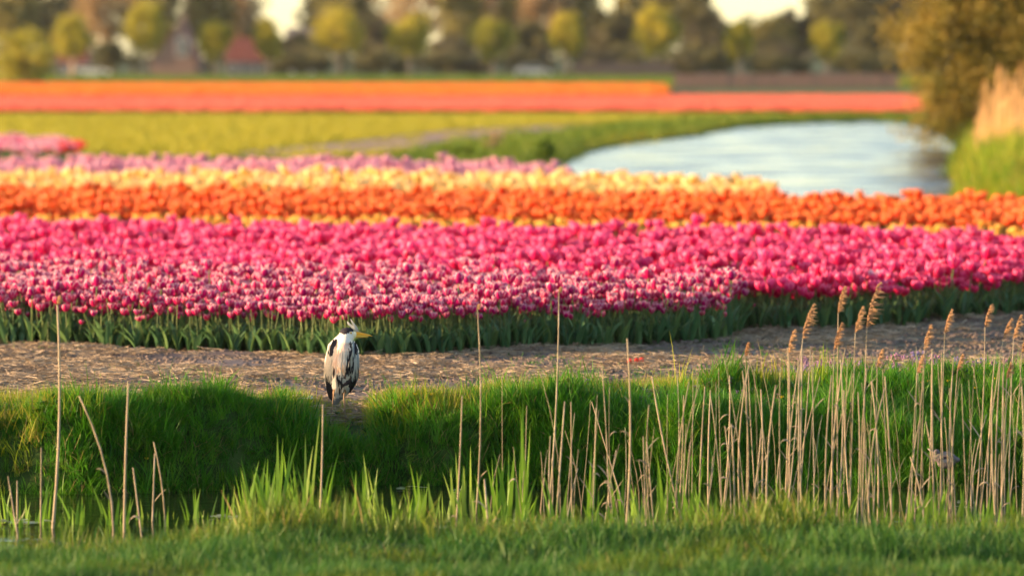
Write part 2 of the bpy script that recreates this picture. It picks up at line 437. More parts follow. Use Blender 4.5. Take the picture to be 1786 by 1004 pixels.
idx = np.arange(nr * nc).reshape(nr, nc)
Fq = np.stack([idx[:-1, :-1], idx[:-1, 1:], idx[1:, 1:], idx[1:, :-1]], -1).reshape(-1, 4)
Vg = np.stack([X, Y, Z], -1).reshape(-1, 3)
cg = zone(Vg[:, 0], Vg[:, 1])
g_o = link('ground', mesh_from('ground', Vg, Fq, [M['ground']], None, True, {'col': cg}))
tag(g_o, kind='structure')

def sheet(name, poly, z, mat):
    me = mesh_from(name, [(p[0], p[1], z) for p in poly], [tuple(range(len(poly)))], [mat])
    return tag(link(name, me), kind='structure')
sheet('ditch_water', [(-40, 38), (40, 38), (40, 47), (-40, 47)], WL, M['ditch'])
cen = np.mean(CANAL, axis=0)
sheet('canal_water', [p + (p - cen) / np.linalg.norm(p - cen) * 0.8 for p in CANAL][::-1], CL, M['canal'])

# ------------------------------------------------------------------ scatter with geometry nodes (uncountable cover only)
def src(name, me):
    return bpy.data.objects.new(name, me)
def scatter(name, sources, pts, rot, scl, pick=None, label=None):
    n = len(pts)
    me = bpy.data.meshes.new(name)
    me.vertices.add(n); me.vertices.foreach_set('co', np.asarray(pts, np.float32).ravel())
    a = me.attributes.new('rot', 'FLOAT_VECTOR', 'POINT'); a.data.foreach_set('vector', np.asarray(rot, np.float32).ravel())
    s = np.asarray(scl, np.float32)
    if s.ndim == 1: s = np.repeat(s[:, None], 3, 1)
    a = me.attributes.new('scl', 'FLOAT_VECTOR', 'POINT'); a.data.foreach_set('vector', s.ravel())
    if pick is None: pick = rng.integers(0, len(sources), n)
    a = me.attributes.new('pick', 'INT', 'POINT'); a.data.foreach_set('value', np.asarray(pick, np.int32))
    o = link(name, me)
    ng = bpy.data.node_groups.new(name, 'GeometryNodeTree')
    ng.interface.new_socket('Geometry', in_out='INPUT', socket_type='NodeSocketGeometry')
    ng.interface.new_socket('Geometry', in_out='OUTPUT', socket_type='NodeSocketGeometry')
    N, L = ng.nodes, ng.links
    gi = N.new('NodeGroupInput'); go = N.new('NodeGroupOutput')
    iop = N.new('GeometryNodeInstanceOnPoints'); iop.inputs['Pick Instance'].default_value = True
    m2p = N.new('GeometryNodeMeshToPoints')
    L.new(gi.outputs[0], m2p.inputs['Mesh']); L.new(m2p.outputs[0], iop.inputs['Points'])
    jn = N.new('GeometryNodeJoinGeometry')
    for so in reversed(sources):
        oi = N.new('GeometryNodeObjectInfo'); oi.inputs['Object'].default_value = so; oi.inputs['As Instance'].default_value = False
        g2 = N.new('GeometryNodeGeometryToInstance')
        L.new(oi.outputs['Geometry'], g2.inputs[0]); L.new(g2.outputs[0], jn.inputs[0])
    L.new(jn.outputs[0], iop.inputs['Instance'])
    for nm, typ, sock in (('rot', 'FLOAT_VECTOR', 'Rotation'), ('scl', 'FLOAT_VECTOR', 'Scale'), ('pick', 'INT', 'Instance Index')):
        na = N.new('GeometryNodeInputNamedAttribute'); na.data_type = typ; na.inputs['Name'].default_value = nm
        o_ = [q for q in na.outputs if q.enabled and q.name == 'Attribute'][0]
        if sock == 'Rotation':
            e2r = N.new('FunctionNodeEulerToRotation'); L.new(o_, e2r.inputs[0]); L.new(e2r.outputs[0], iop.inputs[sock])
        else: L.new(o_, iop.inputs[sock])
    L.new(iop.outputs[0], go.inputs[0])
    md = o.modifiers.new('scatter', 'NODES'); md.node_group = ng
    tag(o, label, kind='stuff')
    return o
def rots(n, tilt=0.15):
    return np.stack([rng.normal(0, tilt, n), rng.normal(0, tilt, n), rng.uniform(0, 6.283, n)], 1)
def rand_region(n_per_m2, x0, x1, y0, y1, test=None):
    n = int(n_per_m2 * (x1 - x0) * (y1 - y0))
    x = rng.uniform(x0, x1, n); y = rng.uniform(y0, y1, n)
    if test is not None:
        k = test(x, y); x, y = x[k], y[k]
    return x, y
def in_view(x, y, m=260):
    p = vpx(x, y); return (p > -m) & (p < 1786 + m)

def blades(n, h, rad, w, bend=0.5, seg=4, seed=0, hvar=0.35, lean=0.25):
    r = np.random.default_rng(seed); Vs, Fs, As = [], [], []; off = 0
    for _ in range(n):
        a = r.uniform(0, 6.283); d = rad * math.sqrt(r.uniform()); base = np.array([math.cos(a) * d, math.sin(a) * d, -0.02])
        hh = h * (1 + r.normal(0, hvar)); hh = max(hh, h * .3)
        az = r.uniform(0, 6.283); le = abs(r.normal(0, lean)); bd = bend * r.uniform(.2, 1.3)
        t = np.linspace(0, 1, seg + 1)
        ang = le + bd * t ** 1.6
        dz = np.cumsum(np.r_[0, np.cos(ang[1:]) * hh / seg]); dr = np.cumsum(np.r_[0, np.sin(ang[1:]) * hh / seg])
        pts = np.stack([base[0] + dr * math.cos(az), base[1] + dr * math.sin(az), base[2] + dz], 1)
        sa = az + math.pi / 2 + r.normal(0, .6)
        wd = w * r.uniform(.6, 1.3) * np.minimum(1, 1.6 * (1 - t ** 1.8)) ; wd[-1] = w * .05
        V, F, A = strip(pts, wd, np.array([math.cos(sa), math.sin(sa), 0.0]))
        Vs.append(V); Fs += [tuple(i + off for i in f) for f in F]; As.append(A); off += len(V)
    return np.concatenate(Vs), Fs, np.concatenate(As)
def tuft(name, mats, **k):
    V, F, A = blades(**k)
    fm = None
    if len(mats) > 1:
        r = np.random.default_rng(k.get('seed', 0)); seg = k.get('seg', 4); nb = len(F) // seg
        fm = np.repeat((r.uniform(size=nb) < 0.06).astype(int), seg)
    return src(name, mesh_from(name, V, F, mats, fm, True, {'edge': A}))

# ------------------------------------------------------------------ tulips
def petal(mb, ang, R, h, w, inner, m, openness=0.0, seed=0):
    """one cupped petal: a 5 x 6 grid wrapped round an egg"""
    r = np.random.default_rng(seed)
    nu, nv = 4, 6; V = []; A = []
    for j in range(nv + 1):
        v = j / nv
        rad = R * (0.25 + 1.0 * math.sin(min(1, v * 1.12) * math.pi * 0.62) ** 0.8) * (0.88 if inner else 1.0)
        rad *= 0.80 if v < .01 else 1
        rad = rad * (1 - 0.18 * max(0, v - .6) / .4 + openness * v)
        wv = w * math.sin(math.pi * min(1, (0.14 + 0.86 * v) ** 0.9)) ** 0.6 if v < 1 else w * 0.12
        for i in range(nu + 1):
            u = i / nu * 2 - 1
            th = ang + u * wv
            zz = h * v - h * 0.05 * u * u * v
            rr = rad * (1 - 0.06 * abs(u)) + (0.03 * R * r.normal())
            V.append((rr * math.cos(th), rr * math.sin(th), zz))
            A.append(max(abs(u) ** 1.5, v ** 1.3) if v > .25 else 0.2 * v)
    F = [(j * (nu + 1) + i, j * (nu + 1) + i + 1, (j + 1) * (nu + 1) + i + 1, (j + 1) * (nu + 1) + i) for j in range(nv) for i in range(nu)]
    mb.add(np.array(V), F, m, A)
def bloom_geo(mb, R, h, m=0, seed=0, z=0.0, op=0.0):
    sub = MB()
    r = np.random.default_rng(seed); a0 = r.uniform(0, 2)
    for k in range(3): petal(sub, a0 + k * 2.094, R, h * r.uniform(.94, 1.04), 0.85, False, m, op + r.uniform(-.03, .08), seed * 7 + k)
    for k in range(3): petal(sub, a0 + 1.047 + k * 2.094, R, h * r.uniform(.92, 1.0), 0.75, True, m, op + r.uniform(-.03, .05), seed * 11 + k)
    V = np.concatenate(sub.V); V[:, 2] += z
    mb.add(V, sub.F, m, np.concatenate(sub.A))
def stem_geo(mb, h, m, lean=0.0, r=0.005):
    t = np.linspace(0, 1, 4)
    V, F = tube(np.stack([lean * (t ** 2 - 1), 0 * t, h * t], 1), r, 5, False)
    mb.add(V, F, m)
def tleaf_geo(mb, h, w, az, lean, m, seed=0, z0=0.0):
    r = np.random.default_rng(seed)
    t = np.linspace(0, 1, 7); ang = lean + 0.5 * t ** 2 + r.uniform(-.1, .15)
    dr = np.cumsum(np.r_[0, np.sin(ang[1:]) * h / 6]); dz = np.cumsum(np.r_[0, np.cos(ang[1:]) * h / 6])
    prof = np.array([.35, .8, 1, .95, .78, .5, .04]) * w * .5
    V, A = [], []
    c, s = math.cos(az), math.sin(az)
    for i in range(7):
        tw = r.uniform(-.1, .1) + 0.3 * t[i]
        for u in (-1, 0, 1):
            yy = u * prof[i]; fold = abs(u) * prof[i] * 0.45
            lx = dr[i] - fold * math.cos(ang[i]); lz = dz[i] + fold * math.sin(ang[i]) * .5
            lx += yy * tw * .4
            V.append((c * lx - s * yy, s * lx + c * yy, z0 + lz)); A.append(abs(u))
    F = [(i * 3 + k, i * 3 + k + 1, i * 3 + k + 4, i * 3 + k + 3) for i in range(6) for k in range(2)]
    mb.add(np.array(V), F, m, A)
def tulip_src(name, pm, R, hb, hs, seed, leaves=3, leafh=0.27, op=0.0):
    mb = MB()
    stem_geo(mb, hs, 1, np.random.default_rng(seed).normal(0, .02))
    bloom_geo(mb, R, hb, 0, seed, hs - 0.005, op)
    r = np.random.default_rng(seed + 99)
    for k in range(leaves): tleaf_geo(mb, leafh * r.uniform(.8, 1.15), 0.055 * r.uniform(.8, 1.3), r.uniform(0, 6.28), r.uniform(.08, .35), 2, seed + k)
    return src(name, mb.mesh(name, [pm, M['tstem'], M['tleaf']]))
def clump_src(name, pms, R, hb, hs, n, rad, seed, grn=True):
    mb = MB(); r = np.random.default_rng(seed)
    for i in range(n):
        sub = MB(); bloom_geo(sub, R * r.uniform(.8, 1.15), hb * r.uniform(.85, 1.15), 0, seed * 31 + i)
        V = np.concatenate(sub.V) + np.array([r.uniform(-rad, rad), r.uniform(-rad, rad), hs * r.uniform(.85, 1.1)])
        mb.add(V, sub.F, int(r.integers(0, len(pms))), np.concatenate(sub.A))
    if grn:
        for i in range(n // 2):
            tleaf_geo(mb, hs * r.uniform(.6, .95), .06, r.uniform(0, 6.28), r.uniform(.05, .3), len(pms), seed + i)
            mb.V[-1] += np.array([r.uniform(-rad, rad), r.uniform(-rad, rad), 0])
    return src(name, mb.mesh(name, list(pms) + [M['tleaf']]))

def bed_points(front, back, zb, dens, px0=-250, px1=2036, jitter=1.0):
    """points of a planted bed whose blooms lie between two rows of the photograph (given as (column, row) lists), world-uniform"""
    fx, fy = zip(*front); bx, by = zip(*back)
    cols = np.linspace(px0, px1, 60)
    poly = [P(c, np.interp(c, fx, fy), zb)[:2] for c in cols] + [P(c, np.interp(c, bx, by), zb)[:2] for c in cols[::-1]]
    pa = np.array(poly); x0, y0 = pa.min(0); x1, y1 = pa.max(0)
    st = 1 / math.sqrt(dens)
    gx, gy_ = np.meshgrid(np.arange(x0, x1, st), np.arange(y0, y1, st))
    x = gx.ravel() + rng.uniform(-.5, .5, gx.size) * st * jitter; y = gy_.ravel() + rng.uniform(-.5, .5, gx.size) * st * jitter
    k = in_poly(x, y, poly)
    return x[k], y[k]
def place(x, y, extra=0.0):
    return np.stack([x, y, hgt(x, y) + extra], 1)

PURF = [(-250, 522), (0, 526), (250, 532), (450, 536), (600, 545), (760, 543), (950, 533), (1100, 528), (1250, 520), (1330, 500), (2036, 500)]
PURB = [(-250, 468), (0, 470), (250, 474), (500, 486), (700, 488), (950, 490), (1200, 498), (1330, 505), (2036, 505)]
PNKF = [(-250, 462), (0, 466), (250, 470), (500, 482), (700, 484), (950, 487), (1200, 492), (1330, 497), (1500, 492), (1786, 470), (2036, 455)]
PNKB = [(-250, 388), (0, 394), (893, 405), (1786, 418), (2036, 422)]
pur = bed_points(PURF, PURB, 0.43, 100, px1=1330)
pnk = bed_points(PNKF, PNKB, 0.50, 46)
# a few plants stray over the front edge of the bed
keepp = vnoise(pur[0], pur[1], .8, 5) > 0.12
pur = (pur[0][keepp], pur[1][keepp])

def tulip_thing(name, label, group, pm, R, hb, hs, seed, x, y, leaves=2, leafh=.27):
    """one tulip of its own: bloom, stem and leaves"""
    t = empty(name, (x, y, float(hgt(np.array([x]), np.array([y]))[0])))
    tag(t, label, 'tulip', group)
    mb = MB(); bloom_geo(mb, R, hb, 0, seed, hs - .005); link('bloom', mb.mesh('bloom', [pm]), t)
    mb = MB(); stem_geo(mb, hs, 0, np.random.default_rng(seed).normal(0, .02)); link('stem', mb.mesh('stem', [M['tstem']]), t)
    r = np.random.default_rng(seed + 99)
    for k in range(leaves):
        mb = MB(); tleaf_geo(mb, leafh * r.uniform(.85, 1.15), 0.06 * r.uniform(.8, 1.3), r.uniform(0, 6.28), r.uniform(.08, .35), 0, seed + k)
        link('leaf', mb.mesh('leaf', [M['tleaf']]), t)
    return t
def copy_thing(o, loc, rz, s, label=None):
    c = o.copy(); COL.objects.link(c)
    c.location = loc; c.rotation_euler = (random.gauss(0, .05), random.gauss(0, .05), rz); c.scale = (s, s, s * random.uniform(.84, 1.1))
    if label: c['label'] = label
    for ch in o.children:
        d = ch.copy(); COL.objects.link(d); d.parent = c
    return c
def bed_of(xy, n_single, name, label, group, pm, R, hb, hs, dens_lbl, seed, leafh=.29, leaves=3, srcn=8, op=0.1):
    x, y = xy
    vis = (vpx(x, y) > 2) & (vpx(x, y) < 1784)
    # rank by how near the front edge of the bed they stand
    frontd = vpy(x, y) + 0.0
    order = np.argsort(-np.where(vis, frontd - 0.0 * y, -1e9))[:n_single]
    mask = np.zeros(len(x), bool); mask[order] = True
    protos = [tulip_thing(name, label, group, pm, R, hb, hs * s_, seed + i, float(x[order[i]]), float(y[order[i]]), leaves, leafh) for i, s_ in enumerate((1, .94, 1.06, .98))]
    for j in order[4:]:
        p = protos[int(rng.integers(0, 4))]
        z = float(hgt(np.array([x[j]]), np.array([y[j]]))[0])
        copy_thing(p, (float(x[j]), float(y[j]), z), random.uniform(0, 6.28), float(np.clip(random.gauss(1, .07), .8, 1.2)))
    xs_, ys_ = x[~mask], y[~mask]; n = len(xs_)
    so = [tulip_src('%s_variant' % name, pm, R, hb, hs * (0.86 + .035 * i), seed + 20 + i, leaves, leafh, (0, .05, op, .28, -.06, .12, .45, .02)[i]) for i in range(srcn)]
    sc = np.clip(rng.normal(1, .13, n), .65, 1.35)
    return scatter(dens_lbl, so, place(xs_, ys_), rots(n, .15), np.stack([sc, sc, sc * rng.uniform(.82, 1.12, n)], 1))
bed_of(pur, 300, 'purple_tulip', 'small purple tulip with white petal edges in the front edge of the bed', 'purple tulips edged with white in the front bed', M['purple'], .033, .083, .42, 'purple_tulip_bed', 100)
bed_of(pnk, 300, 'pink_tulip', 'bright pink tulip in the front rows of the wide pink bed', 'pink tulips at the front of the pink bed', M['pink'], .052, .115, .42, 'pink_tulip_bed', 200, leafh=.3)

org = bed_of(bed_points([(-250, 363), (0, 364), (893, 371), (1786, 384), (2036, 386)], [(-250, 332), (0, 333), (893, 341), (1786, 352), (2036, 354)], .45, 36), 280,
             'orange_tulip', 'red orange tulip in the band behind the pink bed', 'orange tulips behind the pink bed', M['orange'], .05, .105, .38, 'orange_tulip_bed', 300, leaves=1)
x_, y_ = bed_points([(-250, 388), (893, 398), (1786, 411), (2036, 413)], [(-250, 380), (893, 388), (1786, 400), (2036, 402)], .28, 13)
am = [tulip_src('amber_tulip', M['amber'], .042, .085, .24 + .03 * i, 400 + i, 2, .2) for i in range(3)]
scatter('amber_tulip_row', am, place(x_, y_), rots(len(x_), .08), rng.uniform(.85, 1.15, len(x_)))
x_, y_ = bed_points([(-250, 328), (893, 331), (1300, 336), (1352, 338)], [(-250, 308), (893, 310), (1250, 318), (1352, 326)], .45, 34, px1=1352)
bed_of((x_, y_), 250, 'yellow_tulip', 'pale yellow tulip in the band behind the orange tulips', 'yellow tulips behind the orange band', M['yellow'], .058, .11, .39, 'yellow_tulip_bed', 500, leaves=1, op=.1)
x_, y_ = bed_points([(-250, 304), (900, 305), (985, 306)], [(-250, 282), (0, 284), (800, 288), (900, 291), (985, 300)], .45, 34, px1=985)
bed_of((x_, y_), 250, 'mauve_tulip', 'mauve pink tulip in the hindmost band of the near beds', 'mauve tulips behind the yellow band', M['pale'], .058, .11, .39, 'mauve_tulip_bed', 600, leaves=1, op=.1)
# end of another bed at the left
x_, y_ = bed_points([(-250, 262), (60, 261), (150, 259)], [(-250, 236), (60, 238), (150, 248)], .5, 6, px0=-250, px1=150)
pxs = vpx(x_, y_)
so = [tulip_src('far_tulip', m_, .07, .13, .42, 700 + i, 1, .3) for i, m_ in enumerate((M['pale'], M['purple'], M['pale'], M['pink'], M['red']))]
pk = np.where(pxs < 40, rng.integers(0, 4, len(pxs)), np.where(pxs < 105, rng.integers(0, 3, len(pxs)), np.where(rng.uniform(size=len(pxs)) < .5, 4, 2)))
scatter('mixed_tulip_bed', so, place(x_, y_), rots(len(x_), .06), rng.uniform(.9, 1.15, len(x_)), pk)
# the far strips of coral and tangerine tulips
def far_strip(name, pms, f, b, zb, dens, seed, px0=-420, px1=1560):
    x, y = bed_points(f, b, zb, dens, px0=px0, px1=px1)
    k_ = ((y % 11.0) > 1.7) & (vnoise(x, y, 5, 77) > .1); x, y = x[k_], y[k_]          # paths between the planting rows, thin spots
    so = [clump_src(name + '_clump', pms, .07, .12, zb - .1, 14, .42, seed + i) for i in range(4)]
    return scatter(name, so, place(x, y), rots(len(x), .02), rng.uniform(.9, 1.15, len(x)))
far_strip('coral_tulip_bed', [M['coral']], [(-420, 190), (1560, 190), (1700, 190)], [(-420, 168), (1560, 167), (1700, 168)], .30, 2.6, 800, px1=1700)
far_strip('tangerine_tulip_bed', [M['tang']], [(-420, 163), (1155, 163)], [(-420, 148), (1155, 150)], .45, 2.4, 820, px1=1155)
far_strip('scarlet_tulip_row', [M['red'], M['coral']], [(-420, 148), (1150, 150)], [(-420, 146), (1150, 148)], .45, 2.4, 840, px1=1150)

# stand-out tulips
sp = [(1512, 478, 'large pale pink double tulip above the tallest reed plume', M['pale'], .10, .13, .5),
      (1473, 509, 'small pink tulip hanging below the bed between two reed plumes', M['pink'], .05, .1, .36),
      (1278, 511, 'low pink tulip left of the reed plumes at the bed edge', M['pink'], .045, .09, .36),
      (27, 383, 'tall pink tulip standing above the others at the left end of the bed', M['pink'], .055, .125, .55),
      (258 / 2.953 + 0, 464, 'round pink tulip over a dark gap at the left of the pink bed', M['pink'], .06, .13, .42),
      (230, 464, 'pink tulip standing out in front of the pink bed above the purple ones', M['pink'], .058, .13, .42)]
for i, (a, b, lb, pm, R, hb, hs) in enumerate(sp):
    q = P(a, b, hs + hb * .4)
    tulip_thing('pink_tulip', lb, None, pm, R, hb, hs, 900 + i, float(q[0]), float(q[1]))

# ------------------------------------------------------------------ grasses
T_bank = [tuft('grass_tuft', [M['grass'], M['grass_dry']], n=26, h=.17, rad=.07, w=.0065, bend=1.0, seed=10 + i, lean=.3) for i in range(6)]
M['longgrass'] = leafy('long_grass', [(0.07, 0.24, 0.01), (0.12, 0.32, 0.014), (0.05, 0.17, 0.008)], .5, .45)
T_long = [tuft('long_grass_tuft', [M['longgrass']], n=22, h=.27, rad=.06, w=.008, bend=1.1, seed=20 + i, lean=.22) for i in range(4)]
T_top = [tuft('sun_tinted_tuft', [M['grass_top'], M['grass_dry']], n=22, h=.125, rad=.07, w=.005, bend=.7, seed=30 + i, lean=.4) for i in range(4)]
T_lawn = [tuft('lawn_tuft', [M['lawn']], n=30, h=.10, rad=.12, w=.006, bend=.9, seed=40 + i, lean=.3) for i in range(5)]

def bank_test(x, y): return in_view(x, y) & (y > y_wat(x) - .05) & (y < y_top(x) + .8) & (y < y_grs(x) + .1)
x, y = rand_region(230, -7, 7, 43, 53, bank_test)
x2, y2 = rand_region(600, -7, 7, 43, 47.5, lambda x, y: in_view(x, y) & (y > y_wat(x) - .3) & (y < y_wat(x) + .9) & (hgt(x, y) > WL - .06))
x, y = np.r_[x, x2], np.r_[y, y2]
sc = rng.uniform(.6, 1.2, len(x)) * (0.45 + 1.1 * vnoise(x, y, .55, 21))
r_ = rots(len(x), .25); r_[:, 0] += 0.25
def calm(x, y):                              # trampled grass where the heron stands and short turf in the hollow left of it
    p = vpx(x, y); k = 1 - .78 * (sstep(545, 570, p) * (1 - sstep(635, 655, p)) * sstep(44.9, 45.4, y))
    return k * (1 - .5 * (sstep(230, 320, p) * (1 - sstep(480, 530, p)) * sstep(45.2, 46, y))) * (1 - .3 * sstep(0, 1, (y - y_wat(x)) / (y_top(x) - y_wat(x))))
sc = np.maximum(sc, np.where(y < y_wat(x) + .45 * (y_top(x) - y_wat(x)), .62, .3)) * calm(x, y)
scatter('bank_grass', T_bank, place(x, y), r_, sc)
x, y = rand_region(85, -7, 7, 43, 53, lambda x, y: bank_test(x, y) & (vnoise(x, y, 1.1, 33) > .48))
r_ = rots(len(x), .2); r_[:, 0] += .2
scatter('long_bank_grass', T_long, place(x, y), r_, rng.uniform(.4, .9, len(x)) * calm(x, y))
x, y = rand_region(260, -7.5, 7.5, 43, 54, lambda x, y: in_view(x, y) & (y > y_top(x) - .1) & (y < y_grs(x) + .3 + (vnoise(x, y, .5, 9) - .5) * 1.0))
scatter('sun_tinted_bank_grass', T_top, place(x, y), rots(len(x), .2), rng.uniform(.6, 1.3, len(x)) * (0.6 + .9 * vnoise(x, y, .7, 8)) * calm(x, y) ** .6)
x, y = rand_region(110, -6.5, 6.5, 27, 40.6, lambda x, y: in_view(x, y) & (y < y_near(x) + .3))
sc = (0.55 + .8 * vnoise(x, y, .8, 12)) * np.where(y > 36.2, 1.25, .85)
T_yel = [tuft('yellow_lawn_tuft', [M['verge'], M['grass_dry']], n=26, h=.09, rad=.12, w=.006, bend=1.0, seed=140 + i, lean=.4) for i in range(2)]
pk = np.where(rng.uniform(size=len(x)) < .9 * sstep(.45, .75, vnoise(x, y * .5, .7, 90)), rng.integers(5, 7, len(x)), rng.integers(0, 5, len(x)))
scatter('near_grass', T_lawn + T_yel, place(x, y), rots(len(x), .2), sc * rng.uniform(.7, 1.3, len(x)), pk)
T_fr = [tuft('fringe_tuft', [M['verge'], M['grass_dry']], n=16, h=.24, rad=.10, w=.010, bend=.5, seed=150 + i, lean=.15) for i in range(5)]
x, y = rand_region(46, -6, 6, 37.6, 40.3, lambda x, y: in_view(x, y) & (y < y_near(x) + .8) & (rng.uniform(size=len(x)) < .25 + vnoise(x, y, .5, 91)))
scatter('near_fringe_grass', T_fr, place(x, y), rots(len(x), .12), rng.uniform(.5, 1.15, len(x)) * (.5 + .8 * vnoise(x, y * 0, .6, 92)) * np.where(x < -1.8, .7, 1))
# sprouts in the straw
T_spr = [tuft('sprout', [M['grass']], n=9, h=.05, rad=.06, w=.008, bend=.6, seed=60 + i, lean=.6) for i in range(3)]
x, y = rand_region(22, -9, 9, 45, 64, lambda x, y: in_view(x, y) & (y > y_grs(x)) & (vnoise(x, y, 1.2, 40) > .66))
scatter('soil_sprouts', T_spr, place(x, y), rots(len(x), .1), rng.uniform(.6, 1.2, len(x)))
# crop of the field beyond, verge grass by the canal
T_crop = [tuft('crop_tuft', [M['crop']], n=16, h=.13, rad=.28, w=.05, bend=.6, seg=2, seed=70 + i, lean=.4) for i in range(4)]
x, y = rand_region(6, -45, 45, 150, 275, lambda x, y: in_view(x, y, 150) & in_poly(x, y, FIELD) & ~in_poly(x, y, SOIL))
scatter('field_crop', T_crop, place(x, y), rots(len(x), .05), rng.uniform(.8, 1.3, len(x)))
x, y = rand_region(.5, -45, 45, 150, 275, lambda x, y: in_view(x, y, 150) & in_poly(x, y, SOIL))
scatter('sparse_field_crop', T_crop, place(x, y), rots(len(x), .05), rng.uniform(.5, .9, len(x)))
T_ver = [tuft('verge_tuft', [M['verge']], n=18, h=.28, rad=.3, w=.04, bend=.8, seg=3, seed=80 + i, lean=.3) for i in range(4)]
def verge(x, y):
    d = poly_dist(x, y, CANAL); return in_view(x, y, 200) & ~in_poly(x, y, CANAL) & (d < 4.5) & (y > 119) & (vpy(x, y) < 300 - 0.0 * x) & ((vpy(x, y) < 290) | (vpx(x, y) > 1650)) & ((vpx(x, y) < 1500) | (vpx(x, y) > 1650) | (y > 200))
x, y = rand_region(4, -20, 40, 119, 290, verge)
scatter('canal_verge_grass', T_ver, place(x, y), rots(len(x), .08), rng.uniform(.5, 1.2, len(x)))
# green line between field and coral strip, and strip in front of the trees
x, y = rand_region(3, -60, 60, 262, 276, lambda x, y: in_view(x, y, 150))
scatter('field_edge_grass', T_ver, place(x, y), rots(len(x), .08), rng.uniform(.5, .9, len(x)))
x, y = rand_region(1.0, -95, 95, 445, 620, lambda x, y: in_view(x, y, 100))
scatter('far_meadow_grass', T_ver, place(x, y), rots(len(x), .08), rng.uniform(.6, 1.3, len(x)))
# rough grass on the right canal shore
T_rough = [tuft('rough_tuft', [M['grass_top'], M['verge']], n=40, h=.5, rad=.3, w=.02, bend=.9, seg=4, seed=90 + i, lean=.25) for i in range(4)]
x, y = rand_region(10, 8, 22, 104, 150, lambda x, y: (vpx(x, y) > 1652 + 25 * vnoise(x, y, 3, 7)) & (vpx(x, y) < 2100) & ~in_poly(x, y, CANAL))
scatter('shore_grass', T_rough, place(x, y), rots(len(x), .08), rng.uniform(.7, 1.25, len(x)) * sstep(1640, 1720, vpx(x, y)).clip(.4, 1))

# ------------------------------------------------------------------ straw on the dry soil
def straw_src(seed):
    mb = MB(); r = np.random.default_rng(seed)
    for _ in range(18):
        a = r.uniform(0, 6.28); L_ = r.uniform(.03, .13); c = r.uniform(-.12, .12, 2)
        t = np.linspace(-.5, .5, 4); k = r.normal(0, .5)
        pts = np.stack([c[0] + L_ * t * math.cos(a) - k * t * t * L_ * math.sin(a), c[1] + L_ * t * math.sin(a) + k * t * t * L_ * math.cos(a), .008 + r.uniform(0, .025) + t * r.normal(0, .1) * L_], 1)
        V, F, A = strip(pts, [.0042 * r.uniform(.5, 1.6)] * 4, (-math.sin(a) * .7, math.cos(a) * .7, .7)); mb.add(V, F, 0, A)
    return src('straw_wisp', mb.mesh('straw_wisp', [M['straw']]))
S_straw = [straw_src(s) for s in range(6)]
x, y = rand_region(60, -9, 9, 45, 63.5, lambda x, y: in_view(x, y) & (y > y_grs(x) - .5) & (rng.uniform(size=len(x)) < .05 + 1.0 * sstep(.4, .62, .6 * vnoise(x * .6, y * .5, .9, 50) + .4 * vnoise(x, y * .6, .3, 51))))
scatter('straw_litter', S_straw, place(x, y), rots(len(x), .08), rng.uniform(.6, 1.5, len(x)))
def clod_src(seed):
    V, F = ellipsoid((0, 0, 0), (.03, .025, .014), 7, 5); r = np.random.default_rng(seed); V *= r.uniform(.7, 1.3, (len(V), 1))
    mb = MB(); mb.add(V, F); return src('clod', mb.mesh('clod', [plain('clod', (.17, .13, .11), .9, .1, 20, .3)], False))
x, y = rand_region(70, -9, 9, 45, 63.5, lambda x, y: in_view(x, y) & (y > y_grs(x) - .2))
scatter('soil_clods', [clod_src(i) for i in range(3)], place(x, y), rots(len(x), .3), rng.uniform(.4, 1.5, len(x)))

# ------------------------------------------------------------------ bank flowers and leaves
def nettle_src(seed):
    mb = MB(); r = np.random.default_rng(seed); h = .09
    V, F = tube([(0, 0, -.01), (r.normal(0, .006), r.normal(0, .006), h)], .0025, 4); mb.add(V, F, 0)
    for lev in range(5):
        z = h * (.35 + .16 * lev); R_ = .022 * (1.15 - .13 * lev)
        for k in range(4):
            a = k * 1.57 + lev * .78
            pts = [(0, 0, z), (R_ * .6 * math.cos(a), R_ * .6 * math.sin(a), z + .004), (R_ * math.cos(a), R_ * math.sin(a), z - .006)]
            V, F, A = strip(pts, [.004, .015, .002], (-math.sin(a), math.cos(a), 0)); mb.add(V, F, 0, A)
        if lev > 1:
            for k in range(3):
                a = r.uniform(0, 6.28); c = np.array([.012 * math.cos(a), .012 * math.sin(a), z + .006])
                V, F = ellipsoid(c, (.0035, .0035, .005), 5, 4); mb.add(V, F, 1)
    return src('dead_nettle', mb.mesh('dead_nettle', [M['nettle'], M['lilac']]))
S_net = [nettle_src(i) for i in range(4)]
x, y = rand_region(60, -7, 7, 42, 54, lambda x, y: in_view(x, y) & (y > y_wat(x) + .8) & (y < y_grs(x) + .3) & (vnoise(x, y, .7, 60) > .62))
scatter('purple_dead_nettles', S_net, place(x, y, .01), rots(len(x), .12), rng.uniform(.6, 1.2, len(x)))
def violet_src(seed):
    mb = MB(); r = np.random.default_rng(seed)
    for _ in range(5):
        c = r.uniform(-.04, .04, 2); h = r.uniform(.07, .15)
        V, F = tube([(c[0], c[1], 0), (c[0] * 1.2, c[1] * 1.2, h)], .0015, 3); mb.add(V, F, 0)
        for k in range(6):
            V, F = ellipsoid((c[0] * 1.2 + r.normal(0, .005), c[1] * 1.2 + r.normal(0, .005), h + r.uniform(-.02, .01)), (.006, .006, .005), 5, 4); mb.add(V, F, 1)
    return src('ground_ivy', mb.mesh('ground_ivy', [M['broad'], M['lilac']]))
x, y = rand_region(26, 0, 7.5, 46, 55, lambda x, y: (vpx(x, y) > 1380) & in_view(x, y) & (y > y_top(x) - .2) & (y < y_grs(x) + .35) & (vnoise(x, y, .5, 61) > .4))
